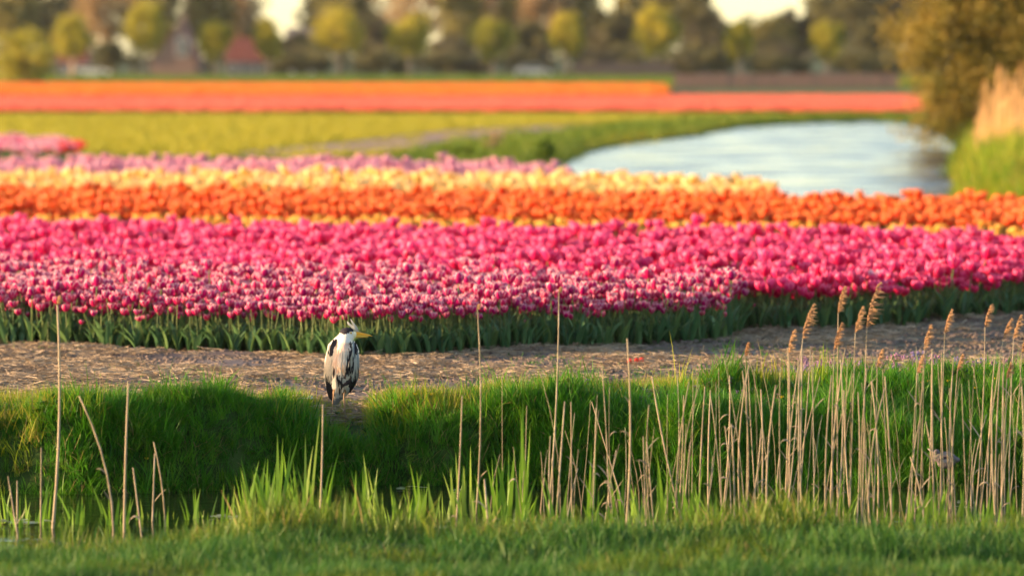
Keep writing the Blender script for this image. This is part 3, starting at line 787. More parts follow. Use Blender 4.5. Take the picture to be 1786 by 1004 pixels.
scatter('lilac_ground_ivy', [violet_src(i) for i in range(4)], place(x, y, .02), rots(len(x), .12), rng.uniform(.8, 1.4, len(x)))
T_tus = [tuft('tussock', [M['longgrass'], M['grass_dry']], n=90, h=.26, rad=.12, w=.0075, bend=1.5, seed=160 + i, lean=.35) for i in range(4)]
x, y = rand_region(7, -7, 7, 43, 52, lambda x, y: bank_test(x, y) & (vnoise(x, y, .8, 95) > .35) & ((np.abs(vpx(x, y) - 600) > 55) | (y < 45)))
r_ = rots(len(x), .15); r_[:, 0] += .25
scatter('bank_tussocks', T_tus, place(x, y), r_, rng.uniform(.45, 1.0, len(x)))
def rosette_src(seed, n=9, L_=.16, w=.035):
    mb = MB(); r = np.random.default_rng(seed)
    for k in range(n): tleaf_geo(mb, L_ * r.uniform(.6, 1.1), w * r.uniform(.7, 1.2), r.uniform(0, 6.28), r.uniform(.5, 1.1), 0, seed * 3 + k)
    return mb.mesh('broad_leaf', [M['broad']])
x, y = rand_region(9, -7, 7, 42, 53, lambda x, y: bank_test(x, y) & (vnoise(x, y, 1, 70) > .45))
scatter('broad_bank_leaves', [src('rosette', rosette_src(i)) for i in range(4)], place(x, y, .03), rots(len(x), .3), rng.uniform(.5, 1.1, len(x)))
x, y = rand_region(40, -7, 7, 42, 53, lambda x, y: bank_test(x, y) & (vnoise(x, y, .9, 71) > .5))
scatter('low_clover', [src('clover', rosette_src(20 + i, 10, .045, .03)) for i in range(3)], place(x, y, .06), rots(len(x), .4), rng.uniform(.7, 1.3, len(x)))

def ground_hit(px, py, dz=0.0):
    """march the sight line onto the terrain"""
    d = ray(px, py); d = d / d[1]
    yy = np.arange(28, 60, .02); xx = d[0] * yy; zz = H + d[2] * yy
    k = np.argmax(zz <= hgt(xx, yy) + dz)
    return np.array([xx[k], yy[k], zz[k] - dz])

def buttercup_meshes(seed=0):
    mb = MB(); V, F = tube([(0, 0, 0), (.004, 0, .06), (0, 0, .115)], .0018, 4); mb.add(V, F, 0); st = mb.mesh('stem', [M['tstem']])
    mb = MB()
    for k in range(5):
        a = k * 1.2566
        pts = [(0, 0, .112), (.011 * math.cos(a), .011 * math.sin(a), .118), (.019 * math.cos(a), .019 * math.sin(a), .130)]
        V, F, A = strip(pts, [.005, .018, .012], (-math.sin(a), math.cos(a), 0)); mb.add(V, F, 0, A)
    V, F = ellipsoid((0, 0, .118), (.006, .006, .006), 6, 4); mb.add(V, F, 0)
    return st, mb.mesh('flower_head', [M['butter']])
b_st, b_fl = buttercup_meshes()
cups = [(256, 799, 'orange yellow buttercup low on the dark bank left of the rosettes'), (651, 694, 'yellow buttercup in sunny grass just right of the heron'),
        (1363, 692, 'yellow buttercup high on the bank between tan reed stems'), (1376, 738, 'small orange buttercup crossed by a leaning reed stem'),
        (1608, 667, 'topmost yellow buttercup among the lilac flowers'), (1702, 676, 'yellow buttercup in dark grass near the right end of the bank'),
        (1707, 695, 'buttercup just below another near the right end of the bank'), (1595, 692, 'yellow buttercup in grass beside a straight reed stem'),
        (1620, 664, 'yellow buttercup next to lilac ground ivy'), (1653, 664, 'yellow buttercup behind two reed stems'),
        (1725, 634, 'uppermost yellow buttercup at the right end of the bank'), (1737, 660, 'yellow buttercup between the rightmost reed plumes'),
        (752, 687, 'yellow buttercup at the bank brow between heron and tall reed'), (725, 687, 'deep yellow buttercup on the bank brow right of the heron'),
        (1730, 708, 'tiny yellow buttercup lowest at the right end of the bank')]
for a, b, lb in cups:
    q = ground_hit(a, b, .12)
    t = empty('buttercup', tuple(q), random.uniform(0, 6)); tag(t, lb, 'flower', 'yellow buttercups on the far bank')
    s = random.uniform(.8, 1.1); t.scale = (s, s, 1)
    link('stem', b_st, t); o = link('flower_head', b_fl, t); o.rotation_euler = (0.0, 0, 0)
# cowslip-like pale yellow flower heads
for a, b, lb in [(1225, 716, 'pale green yellow cowslip in the dark bank between reed stems'), (1280, 712, 'drooping cowslip cluster right of another cowslip')]:
    q = ground_hit(a, b + 24, 0)
    t = empty('cowslip', tuple(q)); tag(t, lb, 'flower', 'cowslips on the far bank')
    mb = MB(); V, F = tube([(0, 0, 0), (.01, 0, .09), (0, 0, .15)], .003, 5); mb.add(V, F); link('stem', mb.mesh('stem', [M['tstem']]), t)
    mb = MB()
    for k in range(16):
        an = random.uniform(0, 6.28); r2 = random.uniform(.02, .06); z2 = random.uniform(.10, .17)
        V, F = tube([(0, 0, .14), (r2 * .6 * math.cos(an), r2 * .6 * math.sin(an), z2 + .02), (r2 * math.cos(an), r2 * math.sin(an), z2)], [.0015, .002, .008], 5); mb.add(V, F)
    link('flower_head', mb.mesh('flower_head', [leafy('cowslip_petal', [(.5, .5, .08), (.65, .6, .12)], .3)]), t)
# fallen petals on the soil and litter by the heron
def petals(name, label, cat, px, py, mat, n, s, dz=.02, group=None):
    q = ground_hit(px, py, dz) if py > 600 else P(px, py, 0)
    mb = MB(); r = np.random.default_rng(int(px))
    for k in range(n):
        a = r.uniform(0, 6.28); L_ = s * r.uniform(.7, 1.2); t = np.linspace(0, 1, 5)
        c = r.uniform(-.6, .6, 2) * s
        pts = np.stack([c[0] + L_ * t * math.cos(a), c[1] + L_ * t * math.sin(a), .01 + s * .6 * np.sin(t * 3.1) * r.uniform(.3, 1)], 1)
        V, F, A = strip(pts, s * np.array([.3, .7, .8, .6, .1]), (-math.sin(a), math.cos(a), .2)); mb.add(V, F, 0, A)
    o = link(name, mb.mesh(name, [mat]), None, tuple(q)); return tag(o, label, cat, group)
mb = MB()
for k, (dx, tilt, az) in enumerate(((0, 1.35, .3), (.035, 1.2, 2.4), (-.03, 1.5, 4.0))):
    sub = MB(); bloom_geo(sub, .022, .05, 0, 970 + k, 0, .15)
    Vv = np.concatenate(sub.V) @ np.array(Matrix.Rotation(tilt, 3, 'X').transposed()) @ np.array(Matrix.Rotation(az, 3, 'Z').transposed()) + np.array([dx, 0, .03])
    mb.add(Vv, sub.F, 0, np.concatenate(sub.A))
q = ground_hit(1109, 636, 0)
tag(link('fallen_bloom', mb.mesh('fallen_bloom', [M['red']]), None, tuple(q)), 'crushed red tulip bloom lying on the dry soil', 'flower')
petals('fallen_petal', 'small orange petal on the soil left of the red bloom', 'petal', 1072, 635, M['orange'], 1, .03)
petals('fallen_petal', 'faint orange petal on the soil right of the red bloom', 'petal', 1130, 636, M['orange'], 1, .03)
petals('fallen_petal', 'pink and red withered petals in the grass beside the heron', 'petals', 548, 712, M['pink'], 4, .035, .1)
# crumpled teal scrap
q = ground_hit(541, 689, .06)
mb = MB(); V, F = ellipsoid((0, 0, 0), (.024, .012, .03), 9, 7); V *= np.random.default_rng(3).uniform(.75, 1.2, (len(V), 1)); mb.add(V, F)
tag(link('plastic_scrap', mb.mesh('plastic_scrap', [plain('teal_plastic', (.22, .42, .36), .4, .5, 30, .3)], True), None, tuple(q + np.array([0, 0, .03]))), 'crumpled pale teal scrap in the grass left of the heron', 'litter')

# grass blades that stand up beside the heron
T_tall = [tuft('tall_blades', [M['grass_top'], M['grass_dry']], n=14, h=.26, rad=.07, w=.008, bend=.35, seed=110 + i, lean=.12) for i in range(3)]
pp = [ground_hit(a, b) for a, b in [(500, 745), (512, 742), (520, 748), (532, 745), (545, 750), (488, 750), (655, 725), (715, 716), (760, 725), (170, 735), (150, 738), (1190, 690), (1330, 680), (1345, 676), (1360, 680), (1430, 680)]]
scatter('tall_bank_blades', T_tall, pp, rots(len(pp), .08), rng.uniform(.8, 1.15, len(pp)))

# ------------------------------------------------------------------ reeds
def curve_pts(b, t, sag, n=9):
    b = np.array(b); t = np.array(t); u = np.linspace(0, 1, n)[:, None]
    return b + (t - b) * u + np.array([1.0, 0.3, 0]) * sag * (u * (1 - u)) * 4
def plume_mesh(L_, w, seed, bend=1.0, mat=None):
    mb = MB(); r = np.random.default_rng(seed)
    ax = lambda t: np.array([bend * .25 * L_ * t * t, 0, L_ * t])
    V, F = tube([ax(t) for t in np.linspace(0, 1, 5)], .002, 4); mb.add(V, F)
    for _ in range(95):
        t = r.uniform(0, .97); a = r.uniform(0, 6.28); R_ = w * math.sin(math.pi * min(1, .12 + t * .9)) ** .8 * r.uniform(.4, 1.1) + .004
        p0 = ax(t); l_ = r.uniform(.03, .06)
        d = np.array([math.cos(a) * R_, math.sin(a) * R_ * .8, l_ * .7])
        d[0] += bend * R_ * .8
        pts = [p0, p0 + d * .6, p0 + d + np.array([bend * .01, 0, -l_ * .35])]
        V, F, A = strip(pts, [.003, .012, .002], (-math.sin(a), .3, .6)); mb.add(V, F, 0, A)
    return mb.mesh('plume', [mat or M['plume']])
reed_n = 0
ORD = ['first', 'second', 'third', 'fourth', 'fifth', 'sixth', 'seventh', 'eighth', 'ninth', 'tenth', 'eleventh', 'twelfth', 'thirteenth', 'fourteenth', 'fifteenth', 'sixteenth']
MARKS = []
def dry_reed(bx, by, tx, ty, label, group, plume=0.0, sag=0.0, rad=.006, yb=None, leafy_=True, bend=1.0):
    """one dead reed from the water's edge; base and tip are found along the photograph's sight lines at the reed's own distance"""
    global reed_n
    reed_n += 1
    rad *= .88; by += 14; yb = gy(by, WL)
    b = G(bx, by, yb); t = G(tx, ty, yb + random.uniform(-.3, .5))
    zg = float(hgt(np.array([b[0]]), np.array([yb]))[0]); b[2] = zg - 0.02
    o = empty('dry_reed', tuple(b)); tag(o, label, 'reed', group)
    pts = curve_pts((0, 0, 0), t - b, sag)
    mb = MB(); rr = np.linspace(rad, rad * .55, 9); V, F = tube(pts, rr, 6); mb.add(V, F)
    for k in (2, 4, 6):                                         # swollen nodes
        V, F = tube([pts[k] - (pts[k + 1] - pts[k]) * .04, pts[k], pts[k] + (pts[k + 1] - pts[k]) * .04], [rr[k], rr[k] * 1.5, rr[k]], 6); mb.add(V, F)
    link('stem', mb.mesh('stem', [M['reed']]), o)
    if leafy_:
        L_ = np.linalg.norm(t - b)
        for k in range(random.choice((0, 0, 1, 2))):
            i = random.choice((3, 4, 5, 6)); a = random.choice((-1, 1)); l_ = random.uniform(.08, .2) * min(1, L_)
            u = np.linspace(0, 1, 5)
            lp = pts[i] + np.stack([a * l_ * u * .55, .1 * l_ * u, l_ * (.9 * u - 1.0 * u * u * random.choice((.1, .3, .6, 1.1)))], 1)
            V, F, A = strip(lp, np.array([.006, .013, .012, .008, .001]), (0.2, .5, .85))
            mb = MB(); mb.add(V, F, 0, A); link('dead_leaf', mb.mesh('dead_leaf', [M['reed']]), o)
    if plume:
        pm = link('plume', plume_mesh(plume, plume * .17, reed_n, bend), o, tuple(pts[-1] - np.array([0, 0, .01])))
        dv = pts[-1] - pts[-3]; pm.rotation_euler = (0, math.atan2(dv[0], dv[2]), 0)
    return o
solo = [
 (78, 910, 100, 532, 'tall thick dry reed stem curving up at the far left with a tiny plume', .06, .05, .013),
 (180, 935, 138, 690, 'crooked dark dry reed stem right of the thick left one', 0, .14, .010),
 (216, 915, 224, 668, 'straight pale dry reed stem over the bank left of the centre', 0, -.01, .012),
 (262, 900, 270, 790, 'short greenish broken reed stem low on the left', 0, 0, .010),
 (282, 905, 268, 770, 'short bent reed stem beside the greenish broken one', 0, .05, .008),
 (70, 905, 72, 780, 'short stub of reed standing left of the tall curved stem', 0, 0, .009),
 (30, 895, 30, 838, 'little pinkish reed stub at the left edge over the water', 0, 0, .010),
 (50, 930, 14, 830, 'slanting broken reed leaning left at the left edge', 0, 0, .007),
 (262, 930, 232, 815, 'reed stem leaning left from the water left of the green blades', 0, .0, .008),
 (548, 915, 563, 705, 'pale dry reed stem just left of and below the heron', 0, .015, .009),
 (787, 905, 806, 690, 'thin brown dry reed leaning right left of the tallest central reed', 0, .01, .008),
 (818, 890, 833, 540, 'tall pale dry reed left of centre with a small bent leaf at its top', .03, .05, .009),
 (862, 925, 845, 835, 'thick broken reed stub in the green blades', 0, 0, .011),
 (946, 880, 975, 510, 'tall reed in the middle reaching the tulip leaves', .03, .03, .009),
 (962, 900, 985, 700, 'pale short reed right of the tall middle reed', 0, .0, .009),
 (972, 905, 960, 760, 'bent reed crossing the pale short reed', 0, -.03, .007),
 (1078, 920, 1094, 590, 'tall curved dry reed right of the centre', 0, .05, .010),
 (1115, 850, 1032, 700, 'dry reed leaning far left across the dark bank', 0, 0, .006),
 (1030, 900, 1040, 710, 'thin straight reed behind the curved one', 0, 0, .007),
 (998, 900, 996, 700, 'thin faded reed between two thicker stems', 0, 0, .007),
 (1062, 900, 1050, 640, 'slim reed with leaning tip left of the tall curved reed', 0, .02, .006),
 (1130, 905, 1122, 760, 'short tan reed beside the dense reed stand', 0, 0, .008),
 (1150, 905, 1128, 770, 'short leaning reed at the left of the reed stand', 0, 0, .007)]
for bx, by, tx, ty, lb, pl, sg, rd in solo:
    dry_reed(bx, by, tx, ty, lb, 'single dry reeds left of the reed stand', pl, sg, rd * 1.05)
plumed = [(1372, 880, 1376, 615, .17, 'leftmost faint reed plume over the straw'), (1360, 885, 1400, 590, .26, 'large feathery tan reed plume leaning right, lower left of the group'),
 (1455, 890, 1455, 610, .2, 'ragged reed plume with side tufts under the small pink tulip'), (1462, 880, 1462, 545, .19, 'upper feathery plume behind the ragged one'),
 (1480, 885, 1492, 580, .19, 'rounded tan reed plume in the middle of the group'), (1504, 890, 1512, 570, .34, 'tallest reed plume leaning right against the tulip leaves'),
 (1590, 890, 1600, 650, .13, 'small narrow plume left of the looped one'), (1600, 888, 1612, 610, .18, 'looped reed plume bending over the straw'),
 (1640, 880, 1648, 580, .17, 'narrow upright plume left of a gap at the right side'), (1690, 885, 1718, 570, .17, 'reed plume shaped like a diamond near the right edge'),
 (1700, 885, 1750, 590, .15, 'slim plume between two fuller plumes near the right edge'), (1762, 880, 1768, 590, .18, 'reed plume second from the right edge'),
 (1745, 880, 1782, 615, .16, 'reed plume cut by the right edge'), (1660, 880, 1670, 645, .12, 'short orange plume in front of the lilac flowers'),
 (1295, 885, 1300, 620, .09, 'thin faded plume left of the plumed reeds'), (1520, 885, 1530, 640, .13, 'low pale plume beneath the tallest plume'),
 (1755, 885, 1756, 660, .12, 'low rust coloured plume near the right edge')]
for bx, by, tx, ty, pl, lb in plumed:
    dry_reed(bx, by, tx, ty, 'dry reed with ' + lb, 'plumed dry reeds', pl, random.uniform(-.02, .03), .0065, bend=1.0)
bare = []
for i in range(105):
    bx = 1165 + 640 * ((i + random.uniform(0, 1)) / 105); by = random.uniform(872, 908)
    tall = random.random() < .75
    ty = random.uniform(600, 690) if tall else random.uniform(720, 800)
    tx = bx + random.gauss(4, 16) + (random.uniform(-80, 80) if random.random() < .12 else 0)
    o = dry_reed(bx, by, tx, ty, 'bare reed', 'bare dry reeds of the dense stand', 0, random.gauss(.0, .05), random.choice((.003, .004, .0055, .007, .009))); bare.append((bx, tall, o))

PM = ['leftmost faint plume', 'large feathery plume', 'ragged side-tufted plume', 'upper feathery plume', 'rounded plume', 'tallest plume', 'small narrow plume', 'looped plume', 'narrow upright plume', 'diamond shaped plume', 'slim plume', 'second plume from the edge', 'plume cut by the edge', 'short orange plume', 'thin faded plume', 'low pale plume', 'low rust plume']
SM = ['thick far left reed', 'crooked dark reed', 'straight pale left reed', 'greenish broken reed', 'short bent reed', 'short left stub', 'little pinkish stub', None, None, 'reed below the heron', 'thin brown leaning reed', 'tall reed with a bent top leaf', 'thick broken stub', 'tall middle reed', 'pale short middle reed', None, 'tall curved reed', None, 'thin straight reed', None, 'slim leaning reed', 'short tan reed', None]
MARKS = sorted([(p_[0], n_) for p_, n_ in zip(plumed, PM)] + [(p_[0], n_) for p_, n_ in zip(solo, SM) if n_])
def by_marks(items, noun):
    near = {}
    for bx, o in items:
        mk = min(MARKS, key=lambda m_: abs(m_[0] - bx)); near.setdefault((mk[1], 'right' if bx >= mk[0] else 'left'), []).append((abs(bx - mk[0]), o))
    for (key, side), lst in near.items():
        for k_, (d_, o) in enumerate(sorted(lst, key=lambda q_: q_[0])):
            o['label'] = '%s %s %s of the %s' % (ORD[min(k_, 15)], noun, side, key)
for i in range(34):
    bx = 870 + 300 * ((i + random.uniform(0, 1)) / 34); tall = random.random() < .4
    o = dry_reed(bx, random.uniform(872, 908), bx + random.gauss(4, 22), random.uniform(640, 720) if tall else random.uniform(740, 820), 'bare reed', 'bare dry reeds of the dense stand', 0, random.gauss(0, .05), random.choice((.003, .0035, .0045, .006)))
    bare.append((bx, tall, o))
by_marks([(b_[0], b_[2]) for b_ in bare if b_[1]], 'tall bare tan reed stem')
by_marks([(b_[0], b_[2]) for b_ in bare if not b_[1]], 'short bare tan reed stem')

def green_reed_mesh(seed):
    mb = MB(); r = np.random.default_rng(seed)
    for k in range(int(r.integers(4, 8))):
        h = r.uniform(.45, 1.0); t = np.linspace(0, 1, 8); az = r.uniform(0, 6.28); ang = r.uniform(0, .14) + r.uniform(.0, .35) * t ** 2
        dr = np.cumsum(np.r_[0, np.sin(ang[1:]) * h / 7]); dz = np.cumsum(np.r_[0, np.cos(ang[1:]) * h / 7])
        c = r.normal(0, .02, 2)
        pts = np.stack([c[0] + dr * math.cos(az), c[1] + dr * math.sin(az), dz], 1)
        w = .036 * r.uniform(.7, 1.15) * np.array([.35, .6, .85, 1, .95, .75, .45, .03])
        sa = r.normal(0, .5)
        V, F, A = strip(pts, w, (math.cos(sa), math.sin(sa), 0)); mb.add(V, F, 0, A)
    return mb.mesh('blade', [M['greenreed']])
GR = [green_reed_mesh(i) for i in range(8)]
def green_reed(px, py, hpx, label, group, yb=None):
    yb = yb or gy(py, WL)
    b = G(px, py, yb); b[2] = float(hgt(np.array([b[0]]), np.array([b[1]]))[0])
    o = link('green_reed', random.choice(GR), None, tuple(b)); s = hpx * yb / FPX / .5
    o.scale = (random.uniform(.8, 1.1) * .9, random.uniform(.8, 1.1), s); o.rotation_euler = (0, random.gauss(0, .05), random.uniform(-.5, .5) + random.choice((0, math.pi)))
    tag(o, label, 'reed', group); return o
big = [(480, 905, 135, 'bright green reed shoot with a tall pointed blade left of centre'), (530, 905, 150, 'tallest bright green reed blades below the heron'), (567, 900, 120, 'yellow green reed shoot under the heron'),
       (905, 905, 165, 'tall forked green reed shoot right of the centre'), (885, 900, 120, 'green reed shoot left of the forked one'), (765, 905, 90, 'broad bright green blade between two dry reeds'),
       (1020, 905, 130, 'green reed shoot among the middle dry reeds'), (1160, 905, 110, 'dense dark green reed shoot at the left of the reed stand'), (1185, 905, 90, 'green reed shoot beside the dense dark one')]
for a, b, h_, lb in big: green_reed(a, b, h_, lb, 'tall green reed shoots')
shoots = []
for i in range(340):
    px = random.uniform(-20, 1800)
    dens = .85 if px < 420 else .9
    if random.random() > dens: continue
    h_ = random.uniform(42, 108) * (.85 if px < 420 else 1.1 if px < 1200 else .95)
    o = green_reed(px, random.uniform(895, 930), h_, 'green reed shoot in the fringe along the near water edge', 'short green reed shoots of the near fringe'); shoots.append((px, o))

by_marks(shoots, 'short green reed shoot')
# floating leaves and pale flecks
def lily(px, py, n, spread, label, r0=.035):
    q = P(px, py, WL + .004)
    mb = MB(); r = np.random.default_rng(int(px))
    for k in range(n):
        c = np.array([r.uniform(-spread, spread), r.uniform(-.15, .15)]); R_ = r0 * r.uniform(.7, 1.4); K = 12
        V = [(c[0], c[1], .003 + k * .0006)] + [(c[0] + R_ * math.cos(.25 + j * 5.8 / K), c[1] + R_ * math.sin(.25 + j * 5.8 / K), .003 + k * .0006 + .003 * r.uniform()) for j in range(K + 1)]
        mb.add(V, [(0, j + 1, j + 2) for j in range(K)])
    me = mb.mesh('floating_leaf_patch', [M['pad']], False)
    tag(link('floating_leaf_patch', me, None, tuple(q)), label, 'water leaves', 'patches of floating leaves')
lily(42, 911, 22, .2, 'pale patch of floating leaves on the dark water at the left edge', .04)
lily(402, 902, 16, .13, 'pale patch of floating leaves behind green blades left of centre', .03)
lily(715, 851, 8, .15, 'thin line of floating leaves under the far bank', .03)
lily(800, 856, 5, .06, 'short line of floating leaves beside a tall dry reed', .03)
lily(1660, 886, 12, .15, 'scattered pale floating flecks among the right hand reeds', .016)  # loose small pale discs on the water surface
lily(1700, 876, 9, .14, 'small bright floating flecks behind the right hand reeds', .014)  # smaller pale discs lying flat on the ditch
lily(910, 903, 3, .03, 'tiny pale floating leaf among the middle green blades', .014)
lily(958, 918, 4, .04, 'tiny pale floating leaves right of another tiny one', .014)
lily(1240, 897, 4, .05, 'tiny pale floating leaves at the left of the reed stand', .012)

# ------------------------------------------------------------------ heron
S = D0 / FPX
def hp(px, py, d=0.0): return ((px - 597) * S, d, (738 - py) * S)      # bird drawing board: 1 photo pixel = S metres
def build_heron():
    root = empty('heron', tuple(G(597, 738, D0)))
    tag(root, 'grey heron standing hunched on the grassy bank, yellow bill pointing right, crest blown up', 'bird')
    parts = []
    def loft(rings, n=20):
        V, F = [], []
        for (py, cx, hw, cy, hd) in rings:
            for k in range(n):
                a = 2 * math.pi * k / n
                V.append(((cx - 597 + hw * math.cos(a)) * S, (cy + hd * math.sin(a)) * S, (738 - py) * S))
        m_ = len(rings)
        for i in range(m_ - 1):
            for k in range(n): F.append((i * n + k, i * n + (k + 1) % n, (i + 1) * n + (k + 1) % n, (i + 1) * n + k))
        F.append(tuple(range(n))[::-1]); F.append(tuple((m_ - 1) * n + k for k in range(n)))
        parts.append((np.array(V), F))
    # trunk with the folded wings' bulk, from tail tip to shoulders
    loft([(706, 584, 3, 12, 3), (700, 585, 8, 12, 7), (692, 588, 14, 11, 10), (682, 592, 21, 9, 15), (670, 595, 26, 6, 20), (656, 595.5, 29.5, 3, 25), (640, 596, 31, 1, 28),
          (624, 597, 30, 0, 29), (610, 598.5, 28, 1, 27), (600, 597.5, 25, 3, 23), (592, 598.5, 18, 4, 17), (586, 598, 11, 5, 11)])
    # drawn-in neck lying on the breast
    for (px, py, d, rx, ry, rz) in [(603, 601, -16, 13.5, 12, 14), (601, 614, -24, 14, 9, 17), (600, 630, -26, 12.5, 7, 17), (604, 589, -6, 13.5, 13, 12), (606, 580.5, -3, 14, 12, 10.5), (614, 582.5, -3, 10, 8.5, 8), (598, 592, 0, 12, 14, 12)]:
        parts.append(ellipsoid(hp(px, py, d * S), (rx * S, ry * S, rz * S), 16, 12))
    # thighs and legs, one skin with the body
    def leg(pts, rad):
        V, F = tube([hp(a, b, c * S) for a, b, c in pts], [r * S for r in rad], 9); parts.append((V, F))
    leg([(588, 655, 0), (585, 668, -2), (583, 680, -3)], [9, 6.0, 2.6])
    leg([(583, 676, -3), (582, 690, -3), (580, 706, -4), (577, 733, -5)], [2.4, 1.5, 1.25, 1.2])
    leg([(606, 655, 0), (604, 668, -2), (602, 680, -3)], [9, 6.0, 2.6])
    leg([(602, 676, -3), (600, 694, -3), (601.5, 712, -4), (603, 741, -5)], [2.4, 1.5, 1.25, 1.2])
    for (fx, fy) in ((577, 733), (603, 741)):
        for a in (-.7, 0, .7, 3.1):
            V, F = tube([hp(fx, fy, -5 * S), hp(fx + 9 * math.sin(a), fy, (-5 - 9 * math.cos(a)) * S), hp(fx + 15 * math.sin(a), fy + .5, (-5 - 15 * math.cos(a)) * S)], [1.1 * S, .8 * S, .3 * S], 6); parts.append((V, F))
    mb = MB()
    for V, F in parts: mb.add(V, F)
    raw = mb.mesh('body', [], False)
    tmp = bpy.data.objects.new('tmp', raw); COL.objects.link(tmp)
    md = tmp.modifiers.new('r', 'REMESH'); md.mode = 'VOXEL'; md.voxel_size = .0042; md.use_smooth_shade = True
    sm = tmp.modifiers.new('s', 'SMOOTH'); sm.factor = .5; sm.iterations = 2
    dg = bpy.context.evaluated_depsgraph_get(); me = bpy.data.meshes.new_from_object(tmp.evaluated_get(dg)); bpy.data.objects.remove(tmp)
    n = len(me.vertices); co = np.empty(n * 3, np.float32); me.vertices.foreach_get('co', co); co = co.reshape(-1, 3)
    px = co[:, 0] / S + 597; py = 738 - co[:, 2] / S; dp = co[:, 1] / S
    nz = vnoise(px, py, 2.5, 2); nf = vnoise(px * 3, py, 3.0, 5)
    grey = np.array([.46, .45, .44]); white = np.array([.72, .67, .6]); black = np.array([.025, .022, .03]); buff = np.array([.72, .52, .42])
    C = np.tile(grey, (n, 1)) * (0.85 + .3 * nf[:, None])
    front = dp < 4
    def put(poly, col, extra=None):
        k = in_poly(px + (nf - .5) * 3, py + (nz - .5) * 4, poly)
        if extra is not None: k &= extra
        C[k] = np.array(col)
    put([(583, 588), (640, 588), (640, 706), (572, 706), (577, 660), (588, 625)], white * .95, front)       # breast and belly
    put([(586, 596), (612, 594), (611, 620), (604, 645), (584, 650), (581, 625)], buff, front)             # pinkish neck front
    put([(610, 592), (615, 592), (614, 612), (607, 634), (603, 640), (605, 622), (611, 608)], black, front)  # neck stripes
    put([(619, 594), (622, 598), (626, 615), (622, 618), (618, 606)], black, front)
    put([(604, 640), (612, 632), (608, 655), (602, 660), (598, 652)], black, front)
    put([(588, 655), (594, 650), (600, 668), (612, 657), (618, 650), (614, 664), (603, 676), (590, 674)], black, front)  # black V of the belly
    put([(564, 660), (577, 655), (579, 680), (580, 700), (590, 706), (580, 712), (570, 695)], black)
    put([(612, 655), (626, 640), (626, 668), (612, 690), (606, 684)], black)
    put([(576, 694), (600, 694), (596, 712), (576, 712)], grey * .6)
    head = (py < 596) & (px > 592)
    C[head] = white
    put([(588, 564), (632, 564), (622, 578), (614, 577.5), (606, 580), (600, 582), (592, 579)], black)
    C[(py < 590) & (px > 617)] = np.array([.85, .75, .5])
    legm = (py > 678) & (dp < 0) & (((px < 586.5) & (px > 573) & (np.abs(px - (583 - (py - 676) * .11)) < 3.4)) | ((px > 596) & (px < 608) & (py > 672)))
    C[legm] = np.array([.42, .26, .15]); C[(py > 714)] = np.array([.26, .19, .14])
    at = me.attributes.new('col', 'FLOAT_COLOR', 'POINT'); at.data.foreach_set('color', np.concatenate([C, np.ones((n, 1))], 1).astype(np.float32).ravel())
    me.materials.clear(); me.materials.append(vcol('heron_plumage', 'col', .75, 60, .15, .35, .004))
    body = link('body', me, root)
    bm = bmesh.new(); bm.from_mesh(me); bvh = BVHTree.FromBMesh(bm); bm.free()
    def surf(px_, py_, default=0.0):
        x, _, z = hp(px_, py_)
        h = bvh.ray_cast(Vector((x, -2, z)), Vector((0, 1, 0)))
        return h[0].y if h[0] is not None else default
    def feather(mb, a, b, w, m, lift=.004, curl=0.0, seg=6, tipw=.25):
        """feather from drawing-board point a to b lying on the skin, width w pixels"""
        a = np.array(a, float); b = np.array(b, float); d = b - a; L_ = np.linalg.norm(d); nrm = np.array([-d[1], d[0]]) / (L_ + 1e-6)
        V, A = [], []; last = surf(*a, 0)
        for i in range(seg + 1):
            t = i / seg; c = a + d * t + nrm * curl * math.sin(t * math.pi)
            ww = w * (.45 + .55 * math.sin(math.pi * min(1, t * .8 + .1))) * (1 if t < .75 else 1 - (1 - tipw) * ((t - .75) / .25) ** 1.5)
            y0 = surf(c[0], c[1], last); last = y0
            for u in (-1, 0, 1):
                q = c + nrm * u * ww * .5
                x, _, z = hp(q[0], q[1])
                V.append((x, y0 - lift - (0.0010 if u == 0 else 0) - .003 * t, z)); A.append(abs(u))
        F = [(i * 3 + k, i * 3 + k + 1, i * 3 + k + 4, i * 3 + k + 3) for i in range(seg) for k in range(2)]
        if surf(a[0], a[1], 99) > 9 or surf(*(a + d * .5), 99) > 9: return
        mb.add(np.array(V), F, m, A)
    fm = lambda n_, cols, tr=.15: leafy(n_, cols, tr, .7, .15, noise=90)
    mg = fm('sunlit_grey_feather', [(.66, .56, .45), (.74, .64, .5), (.58, .5, .42)]); mw = fm('white_feather', [(.66, .63, .58), (.56, .55, .53)], .2); mk = fm('black_feather', [(.02, .018, .025), (.04, .035, .04)], 0)  # near wing grey raised to warm cream, sunlight painted into it
    mbuf = fm('buff_feather', [(.74, .56, .46), (.8, .66, .56), (.68, .48, .38)], .25)
    r = np.random.default_rng(5)
    # near wing: coverts in overlapping rows, dark flight feathers under them
    mb = MB()
    for k in range(9):
        t = k / 8; feather(mb, (569 + 6 * t, 650 + 4 * t), (573 + 8 * t + r.normal(0, .6), 694 + 9 * t - 12 * (t - .5) ** 2), 4.5, 1, .003)
    for row in range(9):
        py0 = 664 - row * 8.5
        xl = np.interp(py0, [596, 610, 625, 640, 665], [578, 570, 566.5, 565, 565]); xr = np.interp(py0, [596, 610, 625, 640, 665], [588, 586, 585, 582, 577])
        for k in range(6):
            x0 = xl + (xr - xl) * (k + .5) / 6 + r.normal(0, .5)
            feather(mb, (x0 + 1.0, py0 - 13), (x0 + r.normal(0, .6), py0 + r.uniform(4, 9)), 4.2, 0, .004 + row * .0003, curl=-.5)
    link('wing', mb.mesh('wing', [mg, mk]), root)
    # black shoulder patch
    mb = MB()
